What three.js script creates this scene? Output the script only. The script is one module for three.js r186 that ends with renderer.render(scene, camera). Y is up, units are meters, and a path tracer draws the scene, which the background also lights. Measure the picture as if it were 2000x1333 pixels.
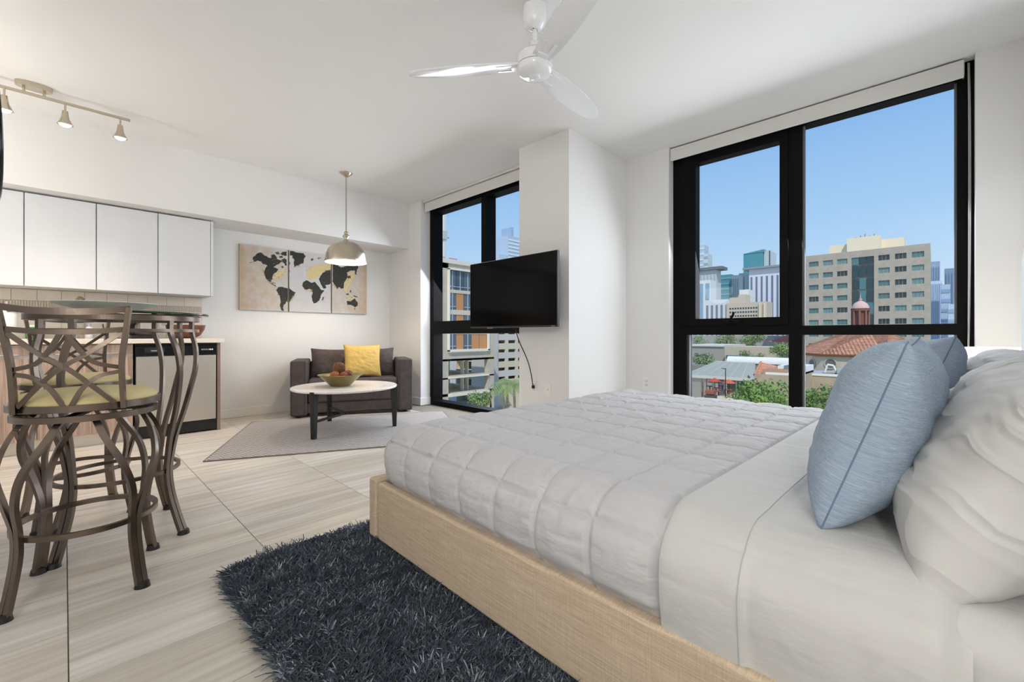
import * as THREE from 'three';
import { mergeGeometries, toCreasedNormals, mergeVertices } from 'three/addons/utils/BufferGeometryUtils.js';
import { RoundedBoxGeometry } from 'three/addons/geometries/RoundedBoxGeometry.js';
import { RectAreaLightUniformsLib } from 'three/addons/lights/RectAreaLightUniformsLib.js';

// ---------------------------------------------------------------- camera, sky, sun, daylight, exposure
const scene = new THREE.Scene();
const EYE = 0.945, FOCAL = 850.15, YAW = 0.79980, HORIZON = 655;
const FWD = new THREE.Vector3(Math.sin(YAW), 0, -Math.cos(YAW)), RGT = new THREE.Vector3(Math.cos(YAW), 0, Math.sin(YAW));
const camera = new THREE.PerspectiveCamera((2 * Math.atan(666.5 / FOCAL) * 180) / Math.PI, 2000 / 1333, 0.02, 3000);
camera.position.set(0, EYE, 0);
camera.lookAt(FWD.x, EYE, FWD.z);
camera.setViewOffset(2000, 1333, 0, 11.5, 2000, 1333);

const renderer = new THREE.WebGLRenderer({ antialias: true });
renderer.toneMapping = THREE.LinearToneMapping;
renderer.toneMappingExposure = 1.25;
renderer.shadowMap.enabled = true;
RectAreaLightUniformsLib.init();

const mixc = (a, b, t) => a.map((x, i) => x + (b[i] - x) * t);
{ // clear blue sky, paler towards the horizon
  const W = 512, H = 256, d = new Float32Array(W * H * 4);
  const stops = [[-90, [0.4, 0.42, 0.42]], [-1, [0.48, 0.6, 0.7]], [4, [0.44, 0.6, 0.74]], [12, [0.31, 0.5, 0.73]], [26, [0.165, 0.35, 0.66]], [50, [0.12, 0.29, 0.62]], [90, [0.09, 0.24, 0.56]]];
  for (let r = 0; r < H; r++) {
    const el = ((r + 0.5) / H) * 180 - 90;
    let k = 0;
    while (k < stops.length - 2 && el > stops[k + 1][0]) k++;
    const c = mixc(stops[k][1], stops[k + 1][1], Math.min(1, Math.max(0, (el - stops[k][0]) / (stops[k + 1][0] - stops[k][0]))));
    for (let x = 0; x < W; x++) d.set([...c, 1], (r * W + x) * 4);
  }
  const t = new THREE.DataTexture(d, W, H, THREE.RGBAFormat, THREE.FloatType);
  t.mapping = THREE.EquirectangularReflectionMapping; t.magFilter = THREE.LinearFilter; t.needsUpdate = true;
  scene.background = t;
}
const sun = new THREE.DirectionalLight(new THREE.Color().setRGB(1, 0.94, 0.84), 2.2);
sun.position.set(-72, 108, 55); sun.target.position.set(0, 0, 0);
sun.castShadow = true; Object.assign(sun.shadow.camera, { left: -220, right: 220, top: 220, bottom: -220, near: 1, far: 700 });
scene.add(sun, sun.target);

function areaLight(name, w, h, at, to, rgb, intensity) {
  const l = new THREE.RectAreaLight(new THREE.Color().setRGB(...rgb), intensity, w, h);
  l.name = name; l.position.set(...at); l.lookAt(...to); scene.add(l);
  return l;
}
// daylight that the two windows let in
areaLight('daylight_bedroom_window', 1.9, 2.2, [4.36, 1.3, -0.82], [0, -0.9, -0.82], [0.91, 0.96, 1.03], 3.4);
areaLight('daylight_living_window', 1.95, 2.2, [3.78, 1.35, -3.92], [0, -1.9, -3.92], [0.91, 0.96, 1.03], 3.9);

// ---------------------------------------------------------------- helpers
const V = (x, y, z) => new THREE.Vector3(x, y, z);
function ray(u, v) { return FWD.clone().addScaledVector(RGT, (u - 1000) / FOCAL).add(V(0, (HORIZON - v) / FOCAL, 0)); }
const EYEP = V(0, EYE, 0);
const onX = (u, v, x) => { const r = ray(u, v); return EYEP.clone().addScaledVector(r, x / r.x); };
const onZ = (u, v, z) => { const r = ray(u, v); return EYEP.clone().addScaledVector(r, z / r.z); };
function rng(seed) { let a = seed >>> 0; return () => { a = (a + 0x6d2b79f5) | 0; let t = Math.imul(a ^ (a >>> 15), 1 | a); t = (t + Math.imul(t ^ (t >>> 7), 61 | t)) ^ t; return ((t ^ (t >>> 14)) >>> 0) / 4294967296; }; }
const hash2 = (x, y, s) => { let h = Math.imul(x, 374761393) + Math.imul(y, 668265263) + Math.imul(s, 1274126177); h = Math.imul(h ^ (h >>> 13), 1274126177); return ((h ^ (h >>> 16)) >>> 0) / 4294967296; };
const smooth = (t) => t * t * (3 - 2 * t), clamp = (x, a, b) => Math.min(b, Math.max(a, x)), sstep = (a, b, x) => smooth(clamp((x - a) / (b - a), 0, 1));
function vnoise(x, y, s = 0, px = 0, py = 0) { // value noise 0..1, periodic when px, py are given
  const ix = Math.floor(x), iy = Math.floor(y), fx = smooth(x - ix), fy = smooth(y - iy);
  const w = (i, p) => (p ? ((i % p) + p) % p : i);
  const a = hash2(w(ix, px), w(iy, py), s), b = hash2(w(ix + 1, px), w(iy, py), s), c = hash2(w(ix, px), w(iy + 1, py), s), d = hash2(w(ix + 1, px), w(iy + 1, py), s);
  return a + (b - a) * fx + (c - a) * fy + (a - b - c + d) * fx * fy;
}
function fbm(x, y, s = 0, oct = 4, px = 0, py = 0) { let v = 0, a = 0.5, n = 0; for (let i = 0; i < oct; i++) { v += a * vnoise(x, y, s + i, px, py); n += a; a *= 0.5; x *= 2; y *= 2; px *= 2; py *= 2; } return v / n; }
function tex(w, h, fn, srgb = true) {
  const d = new Uint8Array(w * h * 4);
  for (let y = 0; y < h; y++) for (let x = 0; x < w; x++) { const c = fn(x / w, y / h, x, y); const o = (y * w + x) * 4; if (c.length) { d[o] = c[0]; d[o + 1] = c[1]; d[o + 2] = c[2]; } else d[o] = d[o + 1] = d[o + 2] = c; d[o + 3] = 255; }
  const t = new THREE.DataTexture(d, w, h, THREE.RGBAFormat);
  t.wrapS = t.wrapT = THREE.RepeatWrapping; t.magFilter = THREE.LinearFilter; t.minFilter = THREE.LinearFilter;
  if (srgb) t.colorSpace = THREE.SRGBColorSpace;
  t.needsUpdate = true;
  return t;
}
const rep = (t, sx, sy = sx) => { const c = t.clone(); c.repeat.set(1 / sx, 1 / sy); c.needsUpdate = true; return c; };   // uv in metres, one repeat = sx by sy metres
const std = (color, roughness = 0.7, more = {}) => new THREE.MeshStandardMaterial({ color, roughness, ...more });
const phys = (color, roughness = 0.7, more = {}) => new THREE.MeshPhysicalMaterial({ color, roughness, ...more });

const taken = new Map();
function numbered(n) { const k = taken.get(n) ?? 0; taken.set(n, k + 1); return k ? `${n}_${String(k).padStart(3, '0')}` : n; }
function tag(o, label, category, group, kind) { o.userData = { label, category }; if (group) o.userData.group = group; if (kind) o.userData.kind = kind; return o; }
const shade = (m) => { m.castShadow = m.receiveShadow = true; return m; };
function thing(name, label, category, [x, y, z] = [0, 0, 0], turn = 0, group, kind) {
  const g = new THREE.Group(); g.name = numbered(name); g.position.set(x, y, z); g.rotation.y = turn; scene.add(g);
  return tag(g, label, category, group, kind);
}
function part(parent, name, geo, mat, label) { const m = shade(new THREE.Mesh(geo, mat)); m.name = name; if (label) m.userData.label = label; parent.add(m); return m; }
function solo(name, geo, mat, label, category, group, kind) { const m = shade(new THREE.Mesh(geo, mat)); m.name = numbered(name); scene.add(m); return tag(m, label, category, group, kind); }
const struct = (name, geo, mat, label, category) => { const m = shade(new THREE.Mesh(geo, mat)); m.name = name; scene.add(m); return tag(m, label, category, null, 'structure'); };
function copyOf(o, label, [x, y, z], turn = 0) { const c = o.clone(); c.name = numbered(o.name.replace(/_\d\d\d$/, '')); c.position.set(x, y, z); c.rotation.y = turn; c.userData = { ...o.userData, label: label ?? o.userData.label }; scene.add(c); return c; }

function metric(g) { // uv in metres from the face direction
  const n = g.index ? g.toNonIndexed() : g, p = n.attributes.position, q = n.attributes.normal, uv = new Float32Array(p.count * 2);
  for (let t = 0; t < p.count; t += 3) { // one direction per triangle, so that no triangle straddles a seam
    const m = [0, 0, 0]; for (let i = t; i < t + 3; i++) { m[0] += q.getX(i); m[1] += q.getY(i); m[2] += q.getZ(i); }
    const [ax, ay, az] = m.map(Math.abs);
    for (let i = t; i < t + 3; i++) {
      if (ay >= ax && ay >= az) { uv[2 * i] = p.getX(i); uv[2 * i + 1] = p.getZ(i); }
      else if (ax >= az) { uv[2 * i] = p.getZ(i); uv[2 * i + 1] = p.getY(i); }
      else { uv[2 * i] = p.getX(i); uv[2 * i + 1] = p.getY(i); }
    }
  }
  n.setAttribute('uv', new THREE.BufferAttribute(uv, 2));
  return n;
}
const plain = (g) => { const n = g.index ? g.toNonIndexed() : g; for (const k of Object.keys(n.attributes)) if (!['position', 'normal', 'uv'].includes(k)) n.deleteAttribute(k); return n; };
const merge = (list) => mergeGeometries(list.map(plain));
const bx = (x0, x1, y0, y1, z0, z1) => metric(new THREE.BoxGeometry(Math.abs(x1 - x0), Math.abs(y1 - y0), Math.abs(z1 - z0)).translate((x0 + x1) / 2, (y0 + y1) / 2, (z0 + z1) / 2));
const rb = (x0, x1, y0, y1, z0, z1, r = 0.01, s = 2) => metric(new RoundedBoxGeometry(Math.abs(x1 - x0), Math.abs(y1 - y0), Math.abs(z1 - z0), s, r).translate((x0 + x1) / 2, (y0 + y1) / 2, (z0 + z1) / 2));
const cyl = (r0, r1, h, x, y, z, n = 24) => metric(new THREE.CylinderGeometry(r1, r0, h, n).translate(x, y + h / 2, z));
const lathe = (pts, n = 48) => new THREE.LatheGeometry(pts.map(([r, y]) => new THREE.Vector2(r, y)), n);
const creased = (g, a = 0.6) => toCreasedNormals(g, a);
function rod(a, b, r, n = 10) { const A = V(...a), B = V(...b), d = B.clone().sub(A), g = new THREE.CylinderGeometry(r, r, d.length(), n); g.applyQuaternion(new THREE.Quaternion().setFromUnitVectors(V(0, 1, 0), d.clone().normalize())); const m = A.add(B).multiplyScalar(0.5); return metric(g.translate(m.x, m.y, m.z)); }
const curve = (pts, n = 24, closed = false) => new THREE.CatmullRomCurve3(pts.map((p) => V(...p)), closed).getPoints(n);
const tube = (pts, r, n = 32, k = 8, closed = false) => new THREE.TubeGeometry(new THREE.CatmullRomCurve3(pts.map((p) => V(...p)), closed), n, r, k, closed);
function strap(path, w, t, up, closed = false) { // flat bar: w across, t thick; up(p) gives the direction of the thickness
  const P = path, n = P.length, pos = [], idx = [], uv = [];
  let len = 0;
  for (let i = 0; i < n; i++) {
    const a = P[closed ? (i - 1 + n) % n : Math.max(0, i - 1)], b = P[closed ? (i + 1) % n : Math.min(n - 1, i + 1)];
    if (i) len += P[i].distanceTo(P[i - 1]);
    const tan = b.clone().sub(a).normalize(), u = up(P[i], i), side = tan.clone().cross(u).normalize(), nor = side.clone().cross(tan).normalize();
    for (const [sx, sy] of [[-1, -1], [1, -1], [1, 1], [-1, 1]]) { const q = P[i].clone().addScaledVector(side, (sx * w) / 2).addScaledVector(nor, (sy * t) / 2); pos.push(q.x, q.y, q.z); uv.push(len, sx * w); }
  }
  const ring = closed ? n : n - 1;
  for (let i = 0; i < ring; i++) for (let k = 0; k < 4; k++) { const a = i * 4 + k, b = i * 4 + ((k + 1) % 4), c = ((i + 1) % n) * 4 + k, d = ((i + 1) % n) * 4 + ((k + 1) % 4); idx.push(a, c, b, b, c, d); }
  if (!closed) { const e = (n - 1) * 4; idx.push(0, 1, 2, 0, 2, 3, e, e + 2, e + 1, e, e + 3, e + 2); }
  const g = new THREE.BufferGeometry();
  g.setAttribute('position', new THREE.Float32BufferAttribute(pos, 3)); g.setAttribute('uv', new THREE.Float32BufferAttribute(uv, 2)); g.setIndex(idx); g.computeVertexNormals();
  return creased(g, 0.7);
}
const ringStrap = (r, y, w, t, flat = true, n = 64) => strap([...Array(n)].map((_, i) => V(r * Math.cos((i / n) * 2 * Math.PI), y, r * Math.sin((i / n) * 2 * Math.PI))), w, t, (p) => (flat ? V(0, 1, 0) : V(p.x, 0, p.z).normalize()), true);
function extr(pts, depth, bevel = 0) { return new THREE.ExtrudeGeometry(new THREE.Shape(pts.map(([x, y]) => new THREE.Vector2(x, y))), { depth, bevelEnabled: bevel > 0, bevelSize: bevel, bevelThickness: bevel, bevelSegments: 2, curveSegments: 12 }); }

// ---------------------------------------------------------------- textures and materials
const RF = rng(7);
const T = {};
T.stone = tex(1024, 1024, (u, v) => { // long grey-beige veins along u
  const wv = v + 0.012 * (fbm(u * 3, v * 6, 11, 3, 3, 6) - 0.5);
  const a = fbm(u * 2, wv * 34, 21, 4, 2, 34), b = fbm(u * 3, wv * 90, 31, 3, 3, 90), c = fbm(u * 4, v * 10, 41, 3, 4, 10);
  const k = clamp(0.5 + (a - 0.5) * 1.5 + (b - 0.5) * 0.55 + (c - 0.5) * 0.4, 0, 1);
  return [192 + 40 * k, 185 + 43 * k, 174 + 47 * k];
});
T.linen = tex(512, 512, (u, v, x, y) => { const n = (fbm(u * 6, v * 200, 3, 2, 6, 200) - 0.5) * 42 + (fbm(u * 220, v * 8, 5, 2, 220, 8) - 0.5) * 18 + (hash2(x, y, 9) - 0.5) * 22; return [204 + n, 184 + n, 158 + n]; });
T.weave = tex(256, 256, (u, v, x, y) => 128 + 50 * Math.sin(u * 128 * Math.PI) * Math.sin(v * 128 * Math.PI) + (hash2(x, y, 2) - 0.5) * 60, false);
T.tweed = tex(512, 512, (u, v, x, y) => { const n = (hash2(x >> 1, y >> 1, 4) - 0.5) * 34 + (hash2(x, y >> 2, 8) - 0.5) * 22 + (fbm(u * 8, v * 8, 5, 3, 8, 8) - 0.5) * 16; return [78 + n, 69 + n, 68 + n]; });
T.chevron = tex(512, 512, (u, v, x, y) => { const z = Math.abs(((u * 20) % 1) - 0.5) * 2, s = Math.sin((v * 32 + z * 1.0) * 2 * Math.PI), n = (s > 0 ? 30 : -30) + (hash2(x, y, 6) - 0.5) * 44; return [166 + n, 161 + n, 158 + n]; });
T.wood = tex(512, 512, (u, v) => { const g = fbm(u * 60, v * 3, 15, 4, 60, 3), h = fbm(u * 160, v * 6, 17, 2, 160, 6), n = (g - 0.5) * 70 + (h - 0.5) * 36; return [176 + n, 152 + n, 136 + n]; });
T.brushed = tex(256, 256, (u, v, x, y) => 118 + (hash2(0, y, 3) - 0.5) * 46 + (hash2(x >> 5, y, 3) - 0.5) * 34, false);
T.heather = tex(512, 512, (u, v, x, y) => { const n = (fbm(u * 24, v * 256, 51, 2, 24, 256) - 0.5) * 34 + (hash2(x >> 3, y, 5) - 0.5) * 22, w = fbm(u * 20, v * 180, 55, 2, 20, 180) > 0.6 ? 10 : 0; return [153 + n + w, 170 + n + w * 0.8, 190 + n]; });
T.marble = tex(512, 512, (u, v) => { const m = fbm(u * 5, v * 5, 61, 5, 5, 5), k = Math.pow(1 - Math.abs(Math.sin((u * 2 + m * 2.4) * Math.PI)), 9); return [236 - 26 * k, 230 - 25 * k, 222 - 22 * k]; });
T.grain = tex(256, 256, (u, v, x, y) => 110 + 110 * fbm(u * 40, v * 40, 71, 3, 40, 40), false);
T.cloth = tex(512, 512, (u, v) => 255 * fbm(u * 14, v * 5, 81, 4, 14, 5), false);
T.folds = tex(512, 512, (u, v) => { const w = fbm(u * 3, v * 3, 141, 3, 3, 3), f = fbm(u * 3 + 0, v * 8 + w * 3, 151, 3, 3, 0), r = 1 - Math.abs(2 * f - 1), e = sstep(0, 0.08, v) * sstep(0, 0.08, 1 - v); return 255 * clamp(Math.pow(r, 2.2) * (0.35 + 0.65 * fbm(u * 4, v * 4, 161, 2, 4, 4)) * e, 0, 1); }, false);
T.concrete = tex(256, 256, (u, v, x, y) => { const n = (fbm(u * 8, v * 8, 91, 4, 8, 8) - 0.5) * 26 + (hash2(x, y, 1) - 0.5) * 8; return [225 + n, 225 + n, 225 + n]; });

const M = {
  wall: std('#ebeae8', 0.85, { bumpMap: rep(T.grain, 0.4), bumpScale: 0.0006 }),
  ceiling: std('#eeedeb', 0.9),
  trim: std('#eceae5', 0.5),
  blackFrame: phys('#060606', 0.6, { specularIntensity: 0.25 }),
  gasket: phys('#77787a', 0.6, { specularIntensity: 0.2 }),
  glass: phys('#ffffff', 0, { transmission: 1, thickness: 0, ior: 1.5, specularIntensity: 0.6 }),
  grout: std('#8c8579', 0.95),
  tile: [0, 1, 2].map((i) => std(['#ffffff', '#f8f4ee', '#f3f1ee'][i], 0.34, { map: rep(T.stone, 1.22) })),
  gloss: phys('#e1e3e6', 0.12, { clearcoat: 0.6, clearcoatRoughness: 0.04 }),
  cabinetSide: std('#dfe3e2', 0.4),
  laminate: std('#ffffff', 0.5, { map: rep(T.wood, 0.7, 0.9) }),
  counter: std('#efe6d8', 0.3),
  ceramic: std('#e9e0d3', 0.2),
  steel: std('#cfc9bf', 0.36, { metalness: 0.8 }),
  nickel: std('#c4baa8', 0.27, { metalness: 1 }),
  bronze: std('#74675d', 0.27, { metalness: 0.95, bumpMap: rep(T.grain, 0.1), bumpScale: 0.0004 }),
  rubber: std('#15120f', 0.5),
  black: std('#141415', 0.4),
  blackGloss: std('#08080a', 0.16),
  cushion: std('#d6c592', 0.85, { bumpMap: rep(T.weave, 0.05), bumpScale: 0.0008 }),
  linen: std('#ffffff', 0.9, { map: rep(T.linen, 0.35), bumpMap: rep(T.weave, 0.06), bumpScale: 0.0006 }),
  tweed: std('#ffffff', 0.92, { map: rep(T.tweed, 0.35), bumpMap: rep(T.weave, 0.06), bumpScale: 0.001 }),
  comforter: std('#c6c5c6', 0.82, { bumpMap: rep(T.cloth, 0.4), bumpScale: 0.005 }),
  sheet: std('#cbcac7', 0.8, { bumpMap: rep(T.cloth, 0.5), bumpScale: 0.003 }),
  pillowcase: std('#cecdca', 0.8, { bumpMap: rep(T.folds, 0.62), bumpScale: 0.013 }),
  heather: std('#ffffff', 0.9, { map: rep(T.heather, 0.22), bumpMap: rep(T.weave, 0.05), bumpScale: 0.0006 }),
  heatherSeam: std('#6c8299', 0.9),
  headboard: std('#d6dade', 0.9, { bumpMap: rep(T.weave, 0.05), bumpScale: 0.0006 }),
  mustard: std('#d0b066', 0.88, { bumpMap: rep(T.cloth, 0.4), bumpScale: 0.001 }),
  rug: std('#ffffff', 0.95, { map: rep(T.chevron, 1.5), bumpMap: rep(T.weave, 0.05), bumpScale: 0.002 }),
  marble: std('#ffffff', 0.25, { map: rep(T.marble, 0.9) }),
  fan: phys('#eff0f1', 0.2, { clearcoat: 0.7, clearcoatRoughness: 0.05 }),
  white: std('#f0efec', 0.45),
  glow: std('#ffffff', 0.5, { emissive: new THREE.Color().setRGB(1, 0.86, 0.62), emissiveIntensity: 3 }),
  screen: phys('#020203', 0.1, { specularIntensity: 0.2 }),
  mirror: std('#e6e8e8', 0.02, { metalness: 1 }),
};

// ================================================================ THE ROOM
const H = 2.75, ZK = -5.76, XL = 3.34, XR = 4.05, XW = -1.5, ZB = 0.43, ZALC = 1.5;
// floor: slab and one mesh per tile
const floor = thing('floor', 'pale grey-beige veined stone tile floor', 'floor', [0, 0, 0], 0, null, 'structure'); floor.name = 'floor';
part(floor, 'slab', merge([bx(XW - 0.2, 3.64, -0.22, -0.006, ZK - 0.2, ZALC + 0.2), bx(3.64, 4.4, -0.22, -0.006, -2.885, ZALC + 0.2)]), M.grout);
{
  const variants = [...Array(9)].map((_, i) => {
    const g = new THREE.BoxGeometry(0.6078, 0.02, 0.3008), n = metric(g), uv = n.attributes.uv, ou = RF() * 1.22, ov = RF() * 1.22;
    for (let k = 0; k < uv.count; k++) uv.setXY(k, uv.getX(k) + ou, uv.getY(k) + ov);
    return n;
  });
  for (let i = -3; i < 8; i++) for (let j = -15; j < 11; j++) {
    const x = 0.009 + 0.611 * i + 0.3055, z = -1.523 + 0.3035 * j;
    if (x < XW - 0.2 || z < ZK - 0.1 || x > 4.2 || (x > 3.3 && z < -2.8)) continue;
    if (z > ZB + 0.1 && x > 1.1) continue;
    const t = part(floor, 'tile', variants[Math.floor(RF() * 9)], M.tile[Math.floor(RF() * 3)]);
    t.position.set(x, -0.01, z);
  }
}
struct('ceiling', merge([bx(XW - 0.2, 3.64, H, H + 0.25, ZK - 0.2, ZALC + 0.2), bx(3.64, 4.4, H, H + 0.25, -2.885, ZALC + 0.2)]), M.ceiling, 'flat white painted ceiling', 'ceiling');
struct('wall_back', bx(XW - 0.2, 3.64, 0, H, ZK - 0.2, ZK), M.wall, 'white kitchen wall behind the cabinets and the sofa', 'wall');
struct('trim_1', bx(XW, XL, 2.14, H, ZK, -5.225), M.wall, 'white dropped soffit above the wall cabinets and map pictures', 'soffit');
struct('wall_left', bx(XW - 0.2, XW, 0, H, ZK, ZALC), M.wall, 'white wall at the kitchen end of the room', 'wall');
struct('wall_front', merge([bx(0.72, 4.4, 0, H, ZB, ZB + 0.2), bx(0.72, 0.92, 0, H, ZB + 0.2, ZALC), bx(XW - 0.2, 0.92, 0, H, ZALC, ZALC + 0.2)]), M.wall, 'white wall behind the headboard', 'wall');
struct('wall_right', merge([bx(XL, 3.64, 0, H, ZK, -4.955)]), M.wall, 'short white wall between kitchen corner and living window', 'wall');
struct('wall_column', bx(3.07, 4.4, 0, H, -2.885, -2.29), M.wall, 'white wall column behind the television', 'wall');
struct('wall_bedroom', merge([bx(XR, 4.4, 0, H, -2.29, -1.835), bx(XR, 4.4, 0, H, 0.185, ZB)]), M.wall, 'white wall on both sides of the bedroom window', 'wall');
struct('wall_partition', bx(XW, -0.222, 0, H, -3.27, -2.45), M.wall, 'white partition wall that carries the round mirror', 'wall');
struct('baseboard_back', rb(1.13, XL, 0, 0.1, ZK, ZK + 0.014, 0.004), M.trim, 'white baseboard under the map pictures', 'baseboard');
struct('baseboard_right', merge([rb(XL - 0.014, XL, 0, 0.1, ZK, -4.955, 0.004), rb(XL - 0.014, XL + 0.15, 0, 0.1, -4.955, -4.941, 0.004)]), M.trim, 'white baseboard beside the living window', 'baseboard');
struct('baseboard_column', merge([rb(3.056, 3.07, 0, 0.1, -2.885, -2.276, 0.004), rb(3.056, XR, 0, 0.1, -2.29, -2.276, 0.004)]), M.trim, 'white baseboard around the wall column', 'baseboard');

// ---- windows
function handleGeo(x, y, z) { return merge([rb(x - 0.02, x, y - 0.014, y + 0.014, z - 0.07, z + 0.07, 0.005), strap(curve([[x - 0.015, y, z - 0.015], [x - 0.04, y + 0.03, z], [x - 0.05, y + 0.06, z + 0.02], [x - 0.05, y + 0.085, z + 0.025]], 12), 0.018, 0.012, () => V(-1, 0, 0))]); }
function pane(w, x, y0, y1, z0, z1) { return part(w, 'pane', metric(new THREE.PlaneGeometry(z1 - z0, y1 - y0).rotateY(-Math.PI / 2).translate(x, (y0 + y1) / 2, (z0 + z1) / 2)), M.glass); }
{
  const w = thing('window_1', 'floor-to-ceiling bedroom window with black metal frame and four panes', 'window', [0, 0, 0], 0, null, 'structure');
  const a = 4.15, b = 4.27, f = M.blackFrame, gx = 4.225;
  part(w, 'jamb', bx(a, b, 0, H, -1.835, -1.70), f); part(w, 'jamb', bx(a, b, 0, H, 0.105, 0.185), f);
  part(w, 'head', bx(a, b, 2.64, H, -1.70, 0.105), f); part(w, 'sill', bx(a, b, 0, 0.06, -1.70, 0.105), f);
  part(w, 'mullion', bx(a, b, 0.06, 2.64, -0.862, -0.768), f);
  part(w, 'transom', bx(a, b, 0.947, 1.022, -0.768, 0.105), f); part(w, 'transom', bx(a, b, 0.947, 1.035, -1.70, -0.862), f);
  const s = part(w, 'sash', merge([bx(a - 0.012, b - 0.03, 1.03, 1.097, -1.745, -0.865), bx(a - 0.012, b - 0.03, 2.56, 2.64, -1.745, -0.865), bx(a - 0.012, b - 0.03, 1.097, 2.56, -1.745, -1.615), bx(a - 0.012, b - 0.03, 1.097, 2.56, -0.925, -0.865)]), f, 'black opening sash frame');
  part(s, 'handle', handleGeo(a - 0.012, 1.062, -1.29), f);
  for (const z of [-1.7, -0.768]) for (const [y0, y1] of z < -1 ? [[0.06, 0.947]] : [[0.06, 0.947], [1.022, 2.64]]) part(w, 'bead', bx(gx - 0.045, gx - 0.012, y0, y1, z, z + 0.012), M.gasket);
  for (const [y0, y1] of [[0.06, 0.947], [1.022, 2.64]]) part(w, 'bead', bx(gx - 0.045, gx - 0.012, y0, y1, 0.093, 0.105), M.gasket);
  pane(w, gx, 0.06, 0.947, -1.7, -0.862); pane(w, gx, 0.06, 0.947, -0.768, 0.105); pane(w, gx, 1.022, 2.64, -0.768, 0.105); pane(w, gx - 0.01, 1.097, 2.56, -1.615, -0.925);
}
{
  const w = thing('window_2', 'floor-to-ceiling living area window with black metal frame', 'window', [0, 0, 0], 0, null, 'structure');
  const a = 3.49, b = 3.64, f = M.blackFrame, gx = 3.6;
  part(w, 'jamb', bx(a, b, 0, H, -4.955, -4.87), f); part(w, 'jamb', bx(a, b, 0, H, -2.95, -2.885), f);
  part(w, 'head', bx(a, b, 2.6, H, -4.87, -2.95), f); part(w, 'sill', bx(a, b, 0, 0.06, -4.87, -2.95), f);
  part(w, 'mullion', bx(a, b, 1.13, 2.6, -3.905, -3.81), f); part(w, 'transom', bx(a, b, 0.965, 1.13, -4.87, -2.95), f);
  pane(w, gx, 1.13, 2.6, -4.87, -3.905); pane(w, gx, 1.13, 2.6, -3.81, -2.95); pane(w, gx, 0.06, 0.965, -4.87, -2.95);
}
{ // roller blinds, rolled up
  const mat = std('#dcdad5', 0.6);
  const r = thing('roller_blind', 'rolled-up white roller blind above the bedroom window', 'blind', [4.06, 2.62, -0.83]);
  part(r, 'fascia', rb(0.01, 0.022, 0, 0.118, -1.0, 0.965, 0.004), mat); part(r, 'roll', metric(new THREE.CylinderGeometry(0.035, 0.035, 1.94, 20).rotateX(Math.PI / 2).translate(0.06, 0.06, -0.02)), mat);
  part(r, 'bracket', bx(0.022, 0.1, 0.02, 0.12, 0.96, 0.968), M.steel);
  part(r, 'chain', tube([[0.045, 0.1, 0.985], [0.04, -0.2, 0.988], [0.04, -1.2, 0.988], [0.045, -1.95, 0.985], [0.055, -1.2, 0.995], [0.055, -0.2, 0.995], [0.05, 0.1, 0.99]], 0.0032, 60, 6), std('#b9b7b2', 0.4, { metalness: 0.5 }), 'thin beaded chain');
  const l = thing('roller_blind', 'rolled-up white roller blind above the living area window', 'blind', [3.36, 2.6, -3.9]);
  part(l, 'fascia', rb(0.02, 0.034, 0, 0.118, -1.02, 1.0, 0.004), mat); part(l, 'roll', metric(new THREE.CylinderGeometry(0.035, 0.035, 2.0, 20).rotateX(Math.PI / 2).translate(0.075, 0.06, -0.01)), mat);
  part(l, 'cassette', rb(0, 0.12, 0.125, 0.15, -1.04, 1.01, 0.006), mat);
}

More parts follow.
